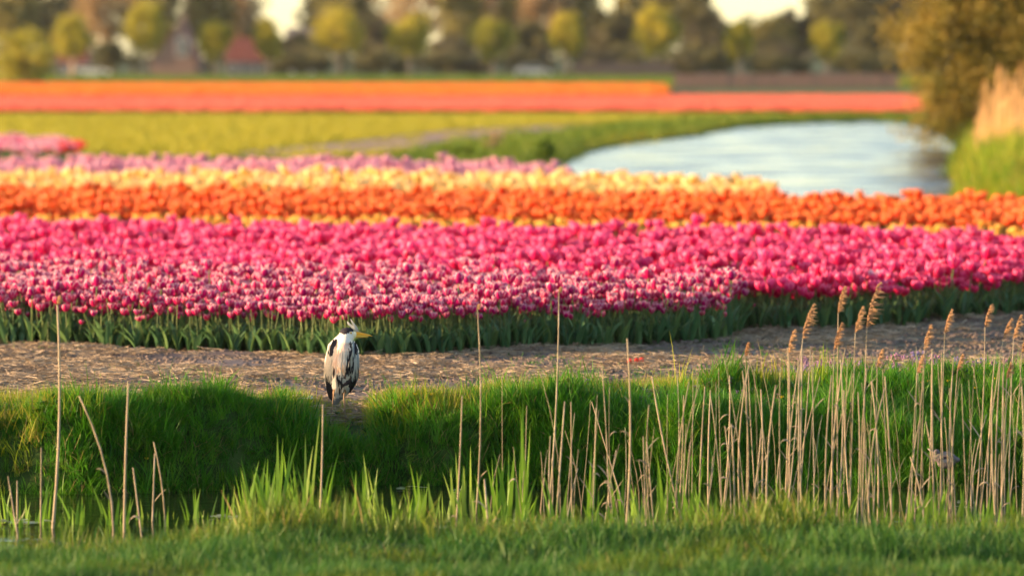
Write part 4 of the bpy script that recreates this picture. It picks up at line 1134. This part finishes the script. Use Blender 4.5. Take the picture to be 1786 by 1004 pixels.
    for k in range(34):
        t = r.uniform(); x0 = 584.5 - 6 * t + r.normal(0, 1.6); y0 = 590 + 20 * t
        feather(mb, (x0, y0), (x0 - 2.5, y0 + r.uniform(8, 13)), 3.6, 0, .013)
    link('shoulder_patch', mb.mesh('shoulder_patch', [mk]), root)
    # far wing on the bird's right of the picture
    mb = MB()
    for k in range(8):
        t = k / 7; feather(mb, (624 - 6 * t, 640 + 4 * t), (619 - 8 * t + r.normal(0, .6), 668 + 18 * t), 4.2, 1, .003)
    for row in range(8):
        py0 = 660 - row * 8
        for k in range(4):
            x0 = np.interp(py0, [596, 610, 640, 665], [616, 619, 618, 615]) + k * 2.6 + r.normal(0, .4)
            feather(mb, (x0 - 1, py0 - 12), (x0, py0 + r.uniform(3, 8)), 3.4, 0, .005 + row * .0005)
    link('wing', mb.mesh('wing', [fm('pale_grey_feather', [(.36, .40, .43), (.46, .5, .52)]), mk]), root)  # far wing grey painted cooler and darker as its shaded side
    # breast plumes
    mb = MB()
    for k in range(62):
        x0 = r.uniform(586, 609); y0 = r.uniform(606, 634); L_ = r.uniform(18, 30)
        x1 = x0 - 3 + (x0 - 598) * .25 + r.normal(0, 1.2)
        feather(mb, (x0, y0), (x1, min(y0 + L_, 664)), r.uniform(1.3, 2.4), 0 if r.uniform() < .6 else 1, .010 + r.uniform(0, .01), curl=r.normal(0, .8), tipw=.03)
    for k in range(34):
        x0 = r.uniform(609, 624); y0 = r.uniform(600, 630); L_ = r.uniform(22, 36)
        feather(mb, (x0, y0), (x0 + 1 - (x0 - 616) * .2 + r.normal(0, 1), min(y0 + L_, 668)), r.uniform(1.4, 2.4), 2 if r.uniform() < .28 else 1, .008 + r.uniform(0, .012), curl=r.normal(0, .6), tipw=.03)
    link('breast_plume', mb.mesh('breast_plume', [mbuf, mw, mk]), root)
    # bold black streaks down the neck and flank, and the black band of the belly
    mb = MB()
    for a_, b_, w_ in [((612, 594), (615, 614), 2.6), ((614, 606), (609, 626), 3.0), ((611, 620), (605, 641), 3.2), ((607, 634), (604, 656), 3.0), ((620, 597), (623, 618), 3.4), ((617, 628), (614, 652), 2.6),
                       ((589, 652), (592, 668), 4.0), ((591, 662), (600, 671), 4.6), ((598, 671), (608, 665), 4.6), ((606, 667), (614, 654), 4.2), ((584, 640), (583, 658), 2.6)]:
        for q_ in range(3): feather(mb, (a_[0] + r.normal(0, .5), a_[1] + r.normal(0, 1)), (b_[0] + r.normal(0, .6), b_[1] + r.normal(0, 1.5)), w_ * r.uniform(.6, 1), 0, .022, curl=r.normal(0, .5), tipw=.1)
    link('black_streak', mb.mesh('black_streak', [mk]), root)
    # belly tufts
    mb = MB()
    for k in range(26):
        x0 = r.uniform(586, 610); y0 = r.uniform(648, 676)
        feather(mb, (x0, y0), (x0 + r.normal(0, 1.5), y0 + r.uniform(8, 16)), 3.2, 0 if r.uniform() < .72 else 1, .006 + r.uniform(0, .004))
    link('belly_feather', mb.mesh('belly_feather', [mw, mk]), root)
    # bill: upper and lower mandible
    my = plain('yellow_bill', (.9, .36, .01), .35, .5, 25, .12)
    def bill(ax, up):
        V, F = [], []
        prof = [(612, 10.5), (617, 10.4), (624, 9.4), (633, 7.6), (641, 5.2), (646, 3.0), (650.5, .5)]
        for (x, h) in prof:
            yc = np.interp(x, [613, 649.4], [582.2, 585.5])
            for k in range(8):
                a = math.pi * k / 7
                s_ = math.sin(a) * h * (.62 if up else .55); c_ = math.cos(a) * h * .6
                V.append(hp(x, yc - s_ if up else yc + s_ + .1, (-2 + c_) * S))
        for i in range(len(prof) - 1):
            for k in range(8): F.append((i * 8 + k, i * 8 + (k + 1) % 8, (i + 1) * 8 + (k + 1) % 8, (i + 1) * 8 + k))
        F.append(tuple(range(8))); F.append(tuple(len(prof) * 8 - 8 + k for k in range(8)))
        return np.array(V), F
    mb = MB(); V, F = bill(0, True); mb.add(V, F); link('upper_bill', mb.mesh('upper_bill', [my]), root)
    mb = MB(); V, F = bill(0, False); V[:, 0] = np.minimum(V[:, 0], (643 - 597) * S); mb.add(V, F); link('lower_bill', mb.mesh('lower_bill', [plain('pale_bill', (.85, .5, .08), .4, .4)]), root)
    for sd in (-1, 1):
        y_ = surf(612.6, 579.3, -.05) if sd < 0 else .04
        c = hp(612.6, 579.3, (y_ + .001) if sd < 0 else (6 * S))
        mb = MB(); V, F = ellipsoid(c, (1.9 * S, 1.2 * S, 1.9 * S), 12, 8); mb.add(V, F, 0)
        e = link('eye', mb.mesh('eye', [plain('yellow_iris', (.85, .5, .05), .15, .6)]), root)
        mb = MB(); V, F = ellipsoid((c[0], c[1] + sd * 1.0 * S * 1.0, c[2]), (1.05 * S, .55 * S, 1.05 * S), 10, 6); mb.add(V, F, 0); link('pupil', mb.mesh('pupil', [plain('pupil', (.005, .005, .005), .1, .6)]), e)
    # crest plumes blown forward and up
    def plume3(pts, w, mat):
        u = np.array([hp(a, b, c * S) for a, b, c in pts]); t = np.linspace(0, 1, len(u))
        k_ = np.linspace(0, 1, 9); uu = np.stack([np.interp(k_, t, u[:, j]) for j in range(3)], 1)
        ww = w * S * np.array([.5, .9, 1, 1, .95, .85, .7, .45, .06])
        mb = MB()
        for off in (-1, 0, 1):
            V, F, A = strip(uu + np.array([0, off * .003, 0]), ww, np.array([.75, .15 * off, .6])); mb.add(V, F, 0, A)
        V, F = tube(uu, ww * .22, 6); mb.add(V, F)
        link('crest_plume', mb.mesh('crest_plume', [mat]), root)
    plume3([(625, 577, -3), (622, 571, -5), (616, 563, -5), (611.5, 555, -5)], 4.2, mw)
    plume3([(621, 576, -5), (615, 569, -7), (608, 563, -7), (606, 559.5, -6)], 4.6, mw)
    plume3([(623, 577, -6), (619, 572, -8), (613, 566, -8), (607, 565, -8)], 3.6, mw)
    plume3([(609, 574, 0), (604, 572, 3), (598, 574, 6), (592, 580, 8)], 3.4, mk)
    return root
build_heron()

# small resting bird behind the right-hand reeds
def build_duck():
    q = G(1650, 800, gy(850, WL) + .05)
    root = empty('waterbird', tuple(q)); tag(root, 'grey and black waterbird resting at the foot of the bank behind dense reeds', 'bird')
    k = 1 / 225.
    mb = MB()
    for c, r_ in [((0, 0, 0), (19, 14, 14)), ((-14, 0, 3), (9, 9, 9)), ((15, 0, -1), (10, 8, 6)), ((-17, -3, 12), (6, 6, 6)), ((0, 0, -8), (16, 12, 9))]:
        V, F = ellipsoid(np.array(c) * k, np.array(r_) * k, 12, 9); mb.add(V, F)
    raw = mb.mesh('body', [], False); tmp = bpy.data.objects.new('tmp', raw); COL.objects.link(tmp)
    md = tmp.modifiers.new('r', 'REMESH'); md.mode = 'VOXEL'; md.voxel_size = .006; md.use_smooth_shade = True
    sm = tmp.modifiers.new('s', 'SMOOTH'); sm.iterations = 3
    dg = bpy.context.evaluated_depsgraph_get(); me = bpy.data.meshes.new_from_object(tmp.evaluated_get(dg)); bpy.data.objects.remove(tmp)
    me.materials.clear(); me.materials.append(plain('grey_plumage', (.13, .11, .11), .8, .1, 30, .6)); link('body', me, root)
    mb = MB(); V, F = tube([(-.1, -.01, .055), (-.12, -.015, .065), (-.145, -.015, .085)], [.012, .009, .003], 8); mb.add(V, F); link('bill', mb.mesh('bill', [plain('grey_bill', (.3, .27, .22), .5)]), root)
    for s_, z in ((0, .035), (1, .0), (2, -.02)):
        mb = MB()
        t = np.linspace(0, 1, 6); V, F, A = strip(np.stack([-.06 + .12 * t, np.full(6, -.062 - s_ * .002), z + .012 * np.sin(t * 3)], 1), [.01, .025, .028, .025, .018, .002], (0, -.3, .95)); mb.add(V, F, 0, A)
        link('wing_feather', mb.mesh('wing_feather', [plain('pale_grey_feathers', (.3, .27, .27), .7) if s_ != 1 else plain('dark_feathers', (.05, .04, .05), .7)]), root)
build_duck()

# ------------------------------------------------------------------ trees
def crown_mesh(name, rx, rz, mat, n=2600, leaf=.22, clumps=34, seed=0, squash=1.0, hollow=.35, droop=0.0):
    r = np.random.default_rng(seed)
    c = r.normal(size=(clumps, 3)); c /= np.linalg.norm(c, axis=1)[:, None]; c *= (r.uniform(hollow, 1, (clumps, 1)) ** .6) * .82
    cr = r.uniform(.16, .34, clumps)
    k = r.integers(0, clumps, n); p = r.normal(size=(n, 3)); p /= np.linalg.norm(p, axis=1)[:, None]
    p = c[k] + p * (cr[k] * r.uniform(.3, 1, n) ** .5)[:, None]
    p = p * np.array([rx, rx * squash, rz])
    if droop: p[:, 2] -= droop * (np.hypot(p[:, 0], p[:, 1]) / rx) ** 2
    nrm = r.normal(size=(n, 3)); nrm /= np.linalg.norm(nrm, axis=1)[:, None]
    a = np.cross(nrm, r.normal(size=(n, 3))); a /= np.linalg.norm(a, axis=1)[:, None]; b = np.cross(nrm, a)
    s = (leaf * r.uniform(.6, 1.3, n))[:, None]
    V = np.stack([p - a * s * .5, p + b * s * .3, p + a * s * .5, p - b * s * .3], 1).reshape(-1, 3)
    F = np.arange(n * 4).reshape(-1, 4)
    return mesh_from(name, V, F, [mat], None, False, {'edge': np.zeros(len(V))})
def trunk_mesh(h, r0, seed, spread=1.0, limbs=6, top=None):
    mb = MB(); r = np.random.default_rng(seed)
    t = np.linspace(0, 1, 6); pts = np.stack([r.normal(0, .04, 6) * t, r.normal(0, .04, 6) * t, h * t], 1); pts[0, :2] = 0
    V, F = tube(pts, r0 * np.array([1.35, 1, .88, .75, .6, .35]), 8); mb.add(V, F)
    for k in range(limbs):
        a = r.uniform(0, 6.28); z = h * r.uniform(.45, .95); L_ = spread * r.uniform(.6, 1)
        p0 = np.array([0, 0, z]); p1 = p0 + np.array([math.cos(a) * L_ * .5, math.sin(a) * L_ * .5, L_ * .5]); p2 = p0 + np.array([math.cos(a) * L_, math.sin(a) * L_, L_ * .9])
        V, F = tube([p0, p1, p2], [r0 * .4, r0 * .25, r0 * .08], 5); mb.add(V, F)
    return mb.mesh('trunk', [M['bark']])
def tree(px, py_base, top_py, wpx, trunk_frac, mat, label, group=None, seed=0, ydist=None, name='tree', crowns=None, tr_r=.13, bark=None, n=2600, leaf=.22, **kw):
    yd = ydist or gy(py_base, 0)
    b = P(px, py_base, 0) if ydist is None else np.array([(px - 893) / FPX * yd, yd, 0])
    b[2] = 0; k = yd / FPX
    Ht = (gy_row(yd) - top_py) * k; rx = wpx * k / 2
    zc0 = Ht * trunk_frac; rz = (Ht - zc0) / 2
    o = empty(name, tuple(b), random.uniform(0, 6.28)); tag(o, label, 'tree', group)
    tk = link('trunk', trunk_mesh(zc0 + rz * .9, tr_r, seed, rx * .6), o)
    if bark: tk.data.materials[0] = bark
    link('crown', crown_mesh('crown', rx, rz, mat, seed=seed, n=n, leaf=leaf, **kw), o, (0, 0, zc0 + rz))
    return o
def gy_row(yd): return 90 + FPX * H / yd
row = [(128, 22, 85, 'roadside tree with yellowish crown left of the dark shrub'), (252, -6, 90, 'tall pale roadside tree left of the brick gable, low crown'), (376, 30, 66, 'round roadside tree in front of the house roof'),
       (468, 28, 56, 'narrow roadside tree left of the wide one, sky behind its top'), (590, 8, 112, 'widest roadside tree with a broad round crown'), (714, 14, 98, 'big round tree right of the widest one'),
       (860, 26, 92, 'round roadside tree at the middle of the row'), (988, 14, 76, 'roadside tree with a slanting yellow crown right of the middle'), (1142, 4, 90, 'tall roadside tree with a clear pale trunk'),
       (1290, 34, 60, 'small roadside tree below the sky gap at the right'), (1442, 28, 66, 'egg shaped roadside tree nearest the willow')]
for i, (px, tp, w, lb) in enumerate(row):
    tree(px, 136, tp, w, .24, M['foliage'], lb, 'pollarded trees in a row along the far road', 40 + i, tr_r=.3, bark=M['palebark'], leaf=.28, n=6500, clumps=70, hollow=.3)
# taller wood behind
M['foliage_mid'] = leafy('mid_tree_leaf', [(0.19, 0.17, 0.04), (0.24, 0.21, 0.05), (0.16, 0.15, 0.045)], 0.3, 0.6, noise=0.5)
mats3 = [M['foliage_dark'], M['foliage_brown'], M['foliage_mid']]
back = [(282, -70, 70, 2, 730), (348, -60, 60, 1, 735), (130, -60, 80, 1, 735), (30, -40, 90, 2, 665), (455, 40, 60, 1, 700), (890, 0, 70, 1, 725), (1270, 40, 70, 1, 690), (10, -60, 120, 1, 700), (75, -20, 100, 0, 690), (185, -70, 90, 1, 720), (235, -90, 80, 1, 700), (420, -50, 95, 1, 720), (372, -80, 70, 2, 700), (520, 55, 60, 0, 670), (560, -50, 80, 0, 720), (640, -100, 150, 1, 700), (600, -60, 90, 2, 680), (735, -90, 150, 1, 690), (800, -70, 90, 2, 670),
        (650, 20, 80, 0, 660), (790, 60, 70, 0, 655), (845, -90, 90, 1, 710), (905, -80, 80, 2, 690), (955, -60, 90, 1, 680), (930, 40, 80, 0, 655), (1040, 5, 90, 0, 670), (1075, 20, 80, 0, 660), (1005, -60, 80, 2, 710), (1110, -90, 90, 2, 720), (1160, -60, 90, 2, 690), (1215, -40, 90, 0, 670), (1232, 10, 70, 0, 655),
        (1340, 22, 110, 2, 680), (1385, 14, 90, 0, 690), (1340, 60, 80, 0, 655), (1460, -80, 110, 2, 690), (1500, -60, 110, 0, 680), (1530, 30, 90, 0, 660), (1560, -90, 120, 0, 700), (1620, -60, 130, 0, 680), (1720, -60, 140, 0, 690), (-60, -60, 120, 0, 690), (1830, -60, 140, 0, 690), (-170, -60, 130, 1, 690), (1950, -60, 150, 0, 700)]
lbl3 = ['dark green tree', 'brown budding tree', 'yellow green tree']
def where(px, tp):
    nb = min(row, key=lambda r_: abs(r_[0] - px)); side = 'left of' if px < nb[0] - 12 else ('right of' if px > nb[0] + 12 else 'straight behind')
    nm = {128: 'the roadside tree by the dark shrub', 252: 'the pale tree beside the gable', 376: 'the tree before the house roof', 468: 'the narrow roadside tree', 590: 'the widest roadside tree', 714: 'the big round tree', 860: 'the middle roadside tree', 988: 'the slanting yellow crown', 1142: 'the tree with a clear pale trunk', 1290: 'the small tree below the sky gap', 1442: 'the egg shaped tree'}[nb[0]]
    return side + ' ' + nm
seen = {}
for i, (px, tp, w, mi, yd) in enumerate(back):
    base = ('low ' if tp > 0 else 'tall ') + lbl3[mi]
    lb = base + ' ' + where(px, tp)
    if lb in seen: lb = base + (' standing farther back' if yd > seen[lb] else ' standing nearer') + ' ' + where(px, tp)
    seen[lb] = yd
    tree(px, 0, tp, w * 1.25, .06 if tp > 0 else .12, mats3[mi], lb, 'trees of the wood behind the road', 90 + i, ydist=yd + 85, tr_r=.25, leaf=.62, n=3600 if mi == 1 else 5000, clumps=60, hollow=.2)
# dark shrub under the trees
def shrub(px, py, top, w, mat, label, name='shrub', n=1800, leaf=.3, yd=None, group=None, seed=0, squash=1.0):
    yd = yd or gy(py, 0); k = yd / FPX; Ht = (gy_row(yd) - top) * k; rx = w * k / 2
    o = empty(name, ((px - 893) / FPX * yd, yd, 0)); tag(o, label, 'shrub', group)
    link('stem', trunk_mesh(Ht * .6, .08, seed, rx * .6), o)
    link('crown', crown_mesh('crown', rx, Ht * .5, mat, seed=seed + 3, n=n, leaf=leaf, hollow=.1, squash=squash), o, (0, 0, Ht * .5))
    return o
shrub(195, 136, 60, 60, M['foliage_dark'], 'round dark evergreen shrub between the two leftmost roadside trees', n=2600)
hs = [(350, 100, 40, 'dark hedge bush right of the gable wall'), (500, 92, 70, 'dark bush between the narrow and the widest tree'), (555, 98, 60, 'dark bush under the widest tree'), (650, 90, 70, 'dark bush left of the big round tree'), (700, 105, 50, 'low dark bush under the big round tree'),
      (775, 88, 70, 'bush between the big round tree and the middle tree'), (830, 100, 60, 'low bush under the middle roadside tree'), (930, 108, 60, 'low brown bush right of the middle tree'), (1030, 102, 70, 'bush under the slanting yellow crown'), (1095, 100, 60, 'low hedge bush left of the clear trunk'), (1190, 92, 80, 'dark bush right of the clear trunk'),
      (1245, 80, 60, 'tall dark bush left of the small tree below the sky gap'), (1340, 85, 90, 'dark bush between the two small right hand trees'), (1395, 95, 60, 'dark bush left of the egg shaped tree'), (1490, 88, 90, 'dark bush right of the egg shaped tree'), (1545, 95, 80, 'dark bush at the edge of the willow')]
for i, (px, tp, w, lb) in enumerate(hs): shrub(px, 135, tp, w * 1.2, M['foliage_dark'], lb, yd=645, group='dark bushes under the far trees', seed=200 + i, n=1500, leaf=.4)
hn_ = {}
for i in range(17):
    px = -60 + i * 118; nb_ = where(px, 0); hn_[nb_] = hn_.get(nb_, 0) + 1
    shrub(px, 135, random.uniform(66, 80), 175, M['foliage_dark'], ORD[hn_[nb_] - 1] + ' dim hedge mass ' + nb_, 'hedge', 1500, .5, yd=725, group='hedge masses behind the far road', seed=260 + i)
shrub(45, 157, 42, 150, M['foliage'], 'broad olive bush standing in the tangerine flowers at the far left', 'bush', 3800, .26, seed=300)
shrub(712, 164, 146, 22, M['foliage'], 'small pale weed tuft standing in the tangerine strip', 'weed', 200, .12, seed=301)
for i, (px, py, top, w, lb) in enumerate([(810, 280, 252, 40, 'small green bush behind the mauve tulips'), (952, 284, 238, 42, 'dark green bush at the tip of the canal'), (870, 284, 268, 40, 'low green bush left of the canal tip'), (775, 280, 258, 26, 'little bright bush behind the mauve tulips'), (928, 197, 185, 16, 'tiny dark bush before the coral strip')]):
    shrub(px, py, top, w, M['verge'], lb, 'bush', 900, .12, seed=310 + i)
shrub(860, 270, 215, 50, M['plume'], 'faint tuft of dry reed plumes on the far canal verge', 'reed_tuft', 60, .12, seed=320)

# willow leaning over the canal on the right
def willow():
    yd = 175.0; b = np.array([(1800 - 893) / FPX * yd, yd, 0.3])
    o = empty('willow_tree', tuple(b)); tag(o, 'large olive brown willow hanging over the right end of the canal', 'tree')
    mb = MB(); V, F = tube([(0, 0, 0), (-.2, 0, 1.2), (-.5, 0, 2.6), (-.6, 0, 4.2)], [.34, .26, .2, .1], 9); mb.add(V, F); link('trunk', mb.mesh('trunk', [M['bark']]), o)
    limbs = [((-.3, 0, 1.2), (-1.6, -.3, 1.9), (-3.1, -.6, 1.15)), ((-.4, 0, 2.0), (-2.0, .2, 3.1), (-4.0, .1, 3.0)), ((-.5, 0, 2.6), (-1.8, -.2, 4.2), (-3.4, 0, 5.2)), ((-.2, 0, 1.0), (-1.2, -.4, 1.1), (-3.3, -.8, .55)), ((-.5, 0, 2.6), (.6, .2, 4.4), (1.6, 0, 5.6)), ((-.6, 0, 4.0), (-1.0, 0, 5.2), (-1.2, .2, 6.4))]
    for l_ in limbs:
        mb = MB(); V, F = tube(curve_pts(l_[0], l_[2], 0, 3) * 0 + np.array(l_), [.12, .08, .025], 6); mb.add(V, F); link('limb', mb.mesh('limb', [M['bark']]), o)
    r = np.random.default_rng(77); P_ = []
    for l_ in limbs:
        for t in np.linspace(.25, 1, 9):
            u = (1 - t) ** 2 * np.array(l_[0]) + 2 * t * (1 - t) * np.array(l_[1]) + t * t * np.array(l_[2])
            for _ in range(3):
                P_.append(u + r.normal(0, .45, 3) * np.array([1, 1, .8]))
    cl = np.array(P_ + [np.array([r.uniform(-3.6, 3), r.uniform(-1.5, 1.5), r.uniform(2.2, 6.5)]) for _ in range(150)] + [np.array([r.uniform(-2.4, 1.5), r.uniform(-1, .5), r.uniform(.5, 2.6)]) for _ in range(50)])
    n = 42000; k = r.integers(0, len(cl), n); p = cl[k] + r.normal(0, .30, (n, 3)); p[:, 2] -= np.abs(r.normal(0, .2, n))
    a = r.normal(size=(n, 3)) * np.array([.5, .5, 1]); a /= np.linalg.norm(a, axis=1)[:, None]; bb = np.cross(a, r.normal(size=(n, 3))); bb /= np.linalg.norm(bb, axis=1)[:, None]
    V = np.stack([p - a * .10, p + bb * .035, p + a * .10, p - bb * .035], 1).reshape(-1, 3)
    link('crown', mesh_from('crown', V, np.arange(n * 4).reshape(-1, 4), [M['willow']], None, False, {'edge': np.zeros(len(V))}), o)
willow()
# golden reed bed on the right shore: each reed its own thing
gold_pl = [plume_mesh(.42, .06, 900 + i, .8, M['gold']) for i in range(3)]
def gold_stem(seed):
    mb = MB(); r = np.random.default_rng(seed); V, F = tube(curve_pts((0, 0, 0), (r.normal(.05, .05), 0, 1.7), .03, 5), np.linspace(.011, .006, 5), 5); mb.add(V, F)
    for k in range(5):
        z = r.uniform(.3, 1.5); s_ = r.choice((-1, 1)); u = np.linspace(0, 1, 4); V, F, A = strip(np.stack([s_ * .12 * u, 0 * u, z + .3 * u - .15 * u * u], 1), [.012, .022, .016, .001], (0, .3, .9)); mb.add(V, F, 0, A)
    return mb.mesh('stem', [M['gold']])
gs = [gold_stem(i) for i in range(4)]
for i in range(240):
    px = 1695 + (i % 60) / 60 * 190 + random.uniform(-2, 2); yd = random.uniform(124, 134)
    z0 = float(hgt(np.array([(px - 893) / FPX * yd]), np.array([yd]))[0])
    o = empty('golden_reed', ((px - 893) / FPX * yd, yd, z0), random.uniform(-.6, .6)); tag(o, 'golden dry reed in the tall reed bed on the right canal shore', 'reed', 'golden reeds on the right canal shore')
    s_ = random.uniform(.62, 1.08) * (0.72 if px < 1705 else .9 if px < 1725 else 1.0); o.scale = (1, 1, s_)
    link('stem', random.choice(gs), o)
    if i % 2 == 0: link('plume', random.choice(gold_pl), o, (.05, 0, 1.68))

# ------------------------------------------------------------------ houses, fence and cars far behind
def prism(pts2, y0, y1):
    n = len(pts2); V = [(a, y0, b) for a, b in pts2] + [(a, y1, b) for a, b in pts2]
    F = [tuple(range(n)), tuple(range(2 * n - 1, n - 1, -1))] + [(i, i + n, (i + 1) % n + n, (i + 1) % n) for i in range(n)]
    return V, F
def house():
    yd = 628.0; k = yd / FPX; cx = 302
    o = empty('brick_house', ((cx - 893) * k, yd, 0)); tag(o, 'brick house with a steep gable and one tall white window, behind the roadside trees', 'house')
    z = lambda py: (gy_row(yd) - py) * k; x = lambda px: (px - cx) * k
    mb = MB(); V, F = prism([(x(262), 0), (x(342), 0), (x(342), z(104)), (x(318), z(40)), (x(262), z(106))], 0, 9); mb.add(V, F); link('wall', mb.mesh('wall', [M['brickwall']], False), o)
    mb = MB()
    V, F = prism([(x(258), z(109)), (x(317.5), z(36)), (x(319), z(39.5)), (x(262), z(106.5))], -.15, 9.2); mb.add(V, F)
    V, F = prism([(x(317.5), z(36)), (x(319), z(39.5)), (x(343), z(104)), (x(346), z(107))], -.15, 9.2); mb.add(V, F)
    rf = link('roof', mb.mesh('roof', [M['rooftile']], False), o)
    mb = MB(); V, F = boxv(x(314), x(322), 3, 3.8, z(42), z(28)); mb.add(V, F); link('chimney', mb.mesh('chimney', [M['brickwall']], False), rf)
    # window with frame, glazing bar and panes
    w = empty('window', (x(318), -.06, z(82))); w.parent = o
    mb = MB()
    for a in (boxv(-.62, -.5, -.04, .04, -1.05, 1.05), boxv(.5, .62, -.04, .04, -1.05, 1.05), boxv(-.5, .5, -.04, .04, .93, 1.05), boxv(-.5, .5, -.04, .04, -1.05, -.93), boxv(-.04, .04, -.03, .03, -.93, .93), boxv(-.5, -.04, -.03, .03, -.04, .04), boxv(.04, .5, -.03, .03, -.04, .04)):
        mb.add(*a)
    link('frame', mb.mesh('frame', [M['white']], False), w)
    for a in ((-.5, -.04), (.04, .5)):
        for b in ((-.93, -.04), (.04, .93)):
            mb = MB(); mb.add(*boxv(a[0], a[1], .0, .02, b[0], b[1])); link('pane', mb.mesh('pane', [M['glass']], False), w)
    # lower wing with long tiled roof
    mb = MB(); mb.add(*boxv(x(344), x(350), 1, 8, 0, z(108))); link('side_wall', mb.mesh('side_wall', [M['brickwall']], False), o)
house()
def cottage(pxa, pxb, eave, ridge, yd, label, wallm, roofm):
    k = yd / FPX; cx = (pxa + pxb) / 2; o = empty('cottage', ((cx - 893) * k, yd, 0)); tag(o, label, 'house')
    z = lambda py: (gy_row(yd) - py) * k; x = lambda px: (px - cx) * k
    mb = MB(); mb.add(*boxv(x(pxa), x(pxb), 0, 6, 0, z(eave))); link('wall', mb.mesh('wall', [wallm], False), o)
    ze, zr = z(eave), z(ridge)
    V = [(x(pxa) - .2, -.3, ze), (x(pxb) + .2, -.3, ze), (x(pxb) + .2, 3, zr), (x(pxa) - .2, 3, zr), (x(pxa) - .2, 6.3, ze), (x(pxb) + .2, 6.3, ze)]
    mb = MB(); mb.add(V, [(0, 1, 2, 3), (3, 2, 5, 4), (0, 3, 4), (1, 5, 2), (0, 4, 5, 1)]); link('roof', mb.mesh('roof', [roofm], False), o)
    for j in range(3):
        xc = x(pxa) + (x(pxb) - x(pxa)) * (j + .5) / 3
        w = empty('window', (xc, -.04, ze * .55)); w.parent = o
        mb = MB()
        for a in (boxv(-.5, -.42, -.03, .03, -.5, .5), boxv(.42, .5, -.03, .03, -.5, .5), boxv(-.42, .42, -.03, .03, .42, .5), boxv(-.42, .42, -.03, .03, -.5, -.42)): mb.add(*a)
        link('frame', mb.mesh('frame', [M['white']], False), w)
        mb = MB(); mb.add(*boxv(-.42, .42, 0, .02, -.42, .42)); link('pane', mb.mesh('pane', [M['glass']], False), w)
cottage(395, 462, 108, 66, 650, 'low house with a dark red tiled roof right of the gable', M['greyroof'], M['rooftile'])
cottage(100, 150, 112, 80, 655, 'dim brown cottage behind the olive bush at the left', M['brickwall'], M['rooftile'])
cottage(500, 545, 90, 48, 760, 'pale grey distant roof seen between the narrow and the widest tree', M['white'], M['greyroof'])
# far wooden fence, board by board
def far_fence(pxa, pxb, yd, h, label, mat, step):
    k = yd / FPX; x0 = (pxa - 893) * k; x1 = (pxb - 893) * k
    o = empty('board_fence', (x0, yd, 0)); tag(o, label, 'fence')
    n = int((x1 - x0) / step); me = None
    for i in range(n):
        if me is None:
            mb = MB(); mb.add(*boxv(0, step * .95, 0, .04, 0.05, h)); me = mb.mesh('board', [mat], False)
        b = link('board', me, o, (i * step, random.uniform(0, .03), 0)); b.scale = (1, 1, random.uniform(.95, 1.03))
    mb = MB(); mb.add(*boxv(0, x1 - x0, .06, .12, h * .7, h * .8)); link('rail', mb.mesh('rail', [mat], False), o)
far_fence(1000, 1180, 618, 1.7, 'brownish board fence behind the tree with a clear pale trunk', M['fence'], .6)
far_fence(1175, 1575, 440, 1.15, 'long low reddish brown board fence behind the coral strip at the right', plain('red_brown_boards', (.26, .15, .12), .85, .1, .7, .35), .6)
def car(px, yd, label, mat):
    k = yd / FPX; o = empty('parked_car', ((px - 893) * k, yd, .0)); tag(o, label, 'car', 'cars parked by the far road')
    V, F = prism([(-2, .35), (2, .35), (2.05, .8), (1.2, .95), (.7, 1.42), (-1.1, 1.45), (-1.8, 1.0), (-2.05, .9)], -.8, .8); mb = MB(); mb.add(V, F); bd = link('body', mb.mesh('body', [mat], False), o)
    V, F = prism([(1.0, .98), (.62, 1.34), (-1.0, 1.36), (-1.5, 1.02)], -.815, .815); mb = MB(); mb.add(V, F); link('window', mb.mesh('window', [M['glass']], False), bd)
    for sx in (-1.25, 1.3):
        for sy in (-.72, .72):
            V, F = tube([(sx, sy - .1, .33), (sx, sy + .1, .33)], .33, 14); mb = MB(); mb.add(V, F); link('wheel', mb.mesh('wheel', [M['rubber']]), o)
car(160, 625, 'white car parked left of the round dark shrub', M['white']); car(930, 630, 'silver car parked right of the middle roadside tree', M['carpaint'])

# ------------------------------------------------------------------ thin evening haze
hz = bpy.data.materials.new('haze'); hz.use_nodes = True
hn = hz.node_tree; hn.nodes.clear()
ho = hn.nodes.new('ShaderNodeOutputMaterial'); pv = hn.nodes.new('ShaderNodeVolumePrincipled')
pv.inputs['Color'].default_value = (0.95, 0.93, 0.9, 1); pv.inputs['Density'].default_value = 0.00004; pv.inputs['Anisotropy'].default_value = 0.3
hn.links.new(pv.outputs[0], ho.inputs['Volume'])
V, F = boxv(-2300, 2300, -70, 2520, -2.2, 19.5)
tag(link('haze', mesh_from('haze', V, F, [hz])), kind='stuff')

print('objects', len(bpy.data.objects))
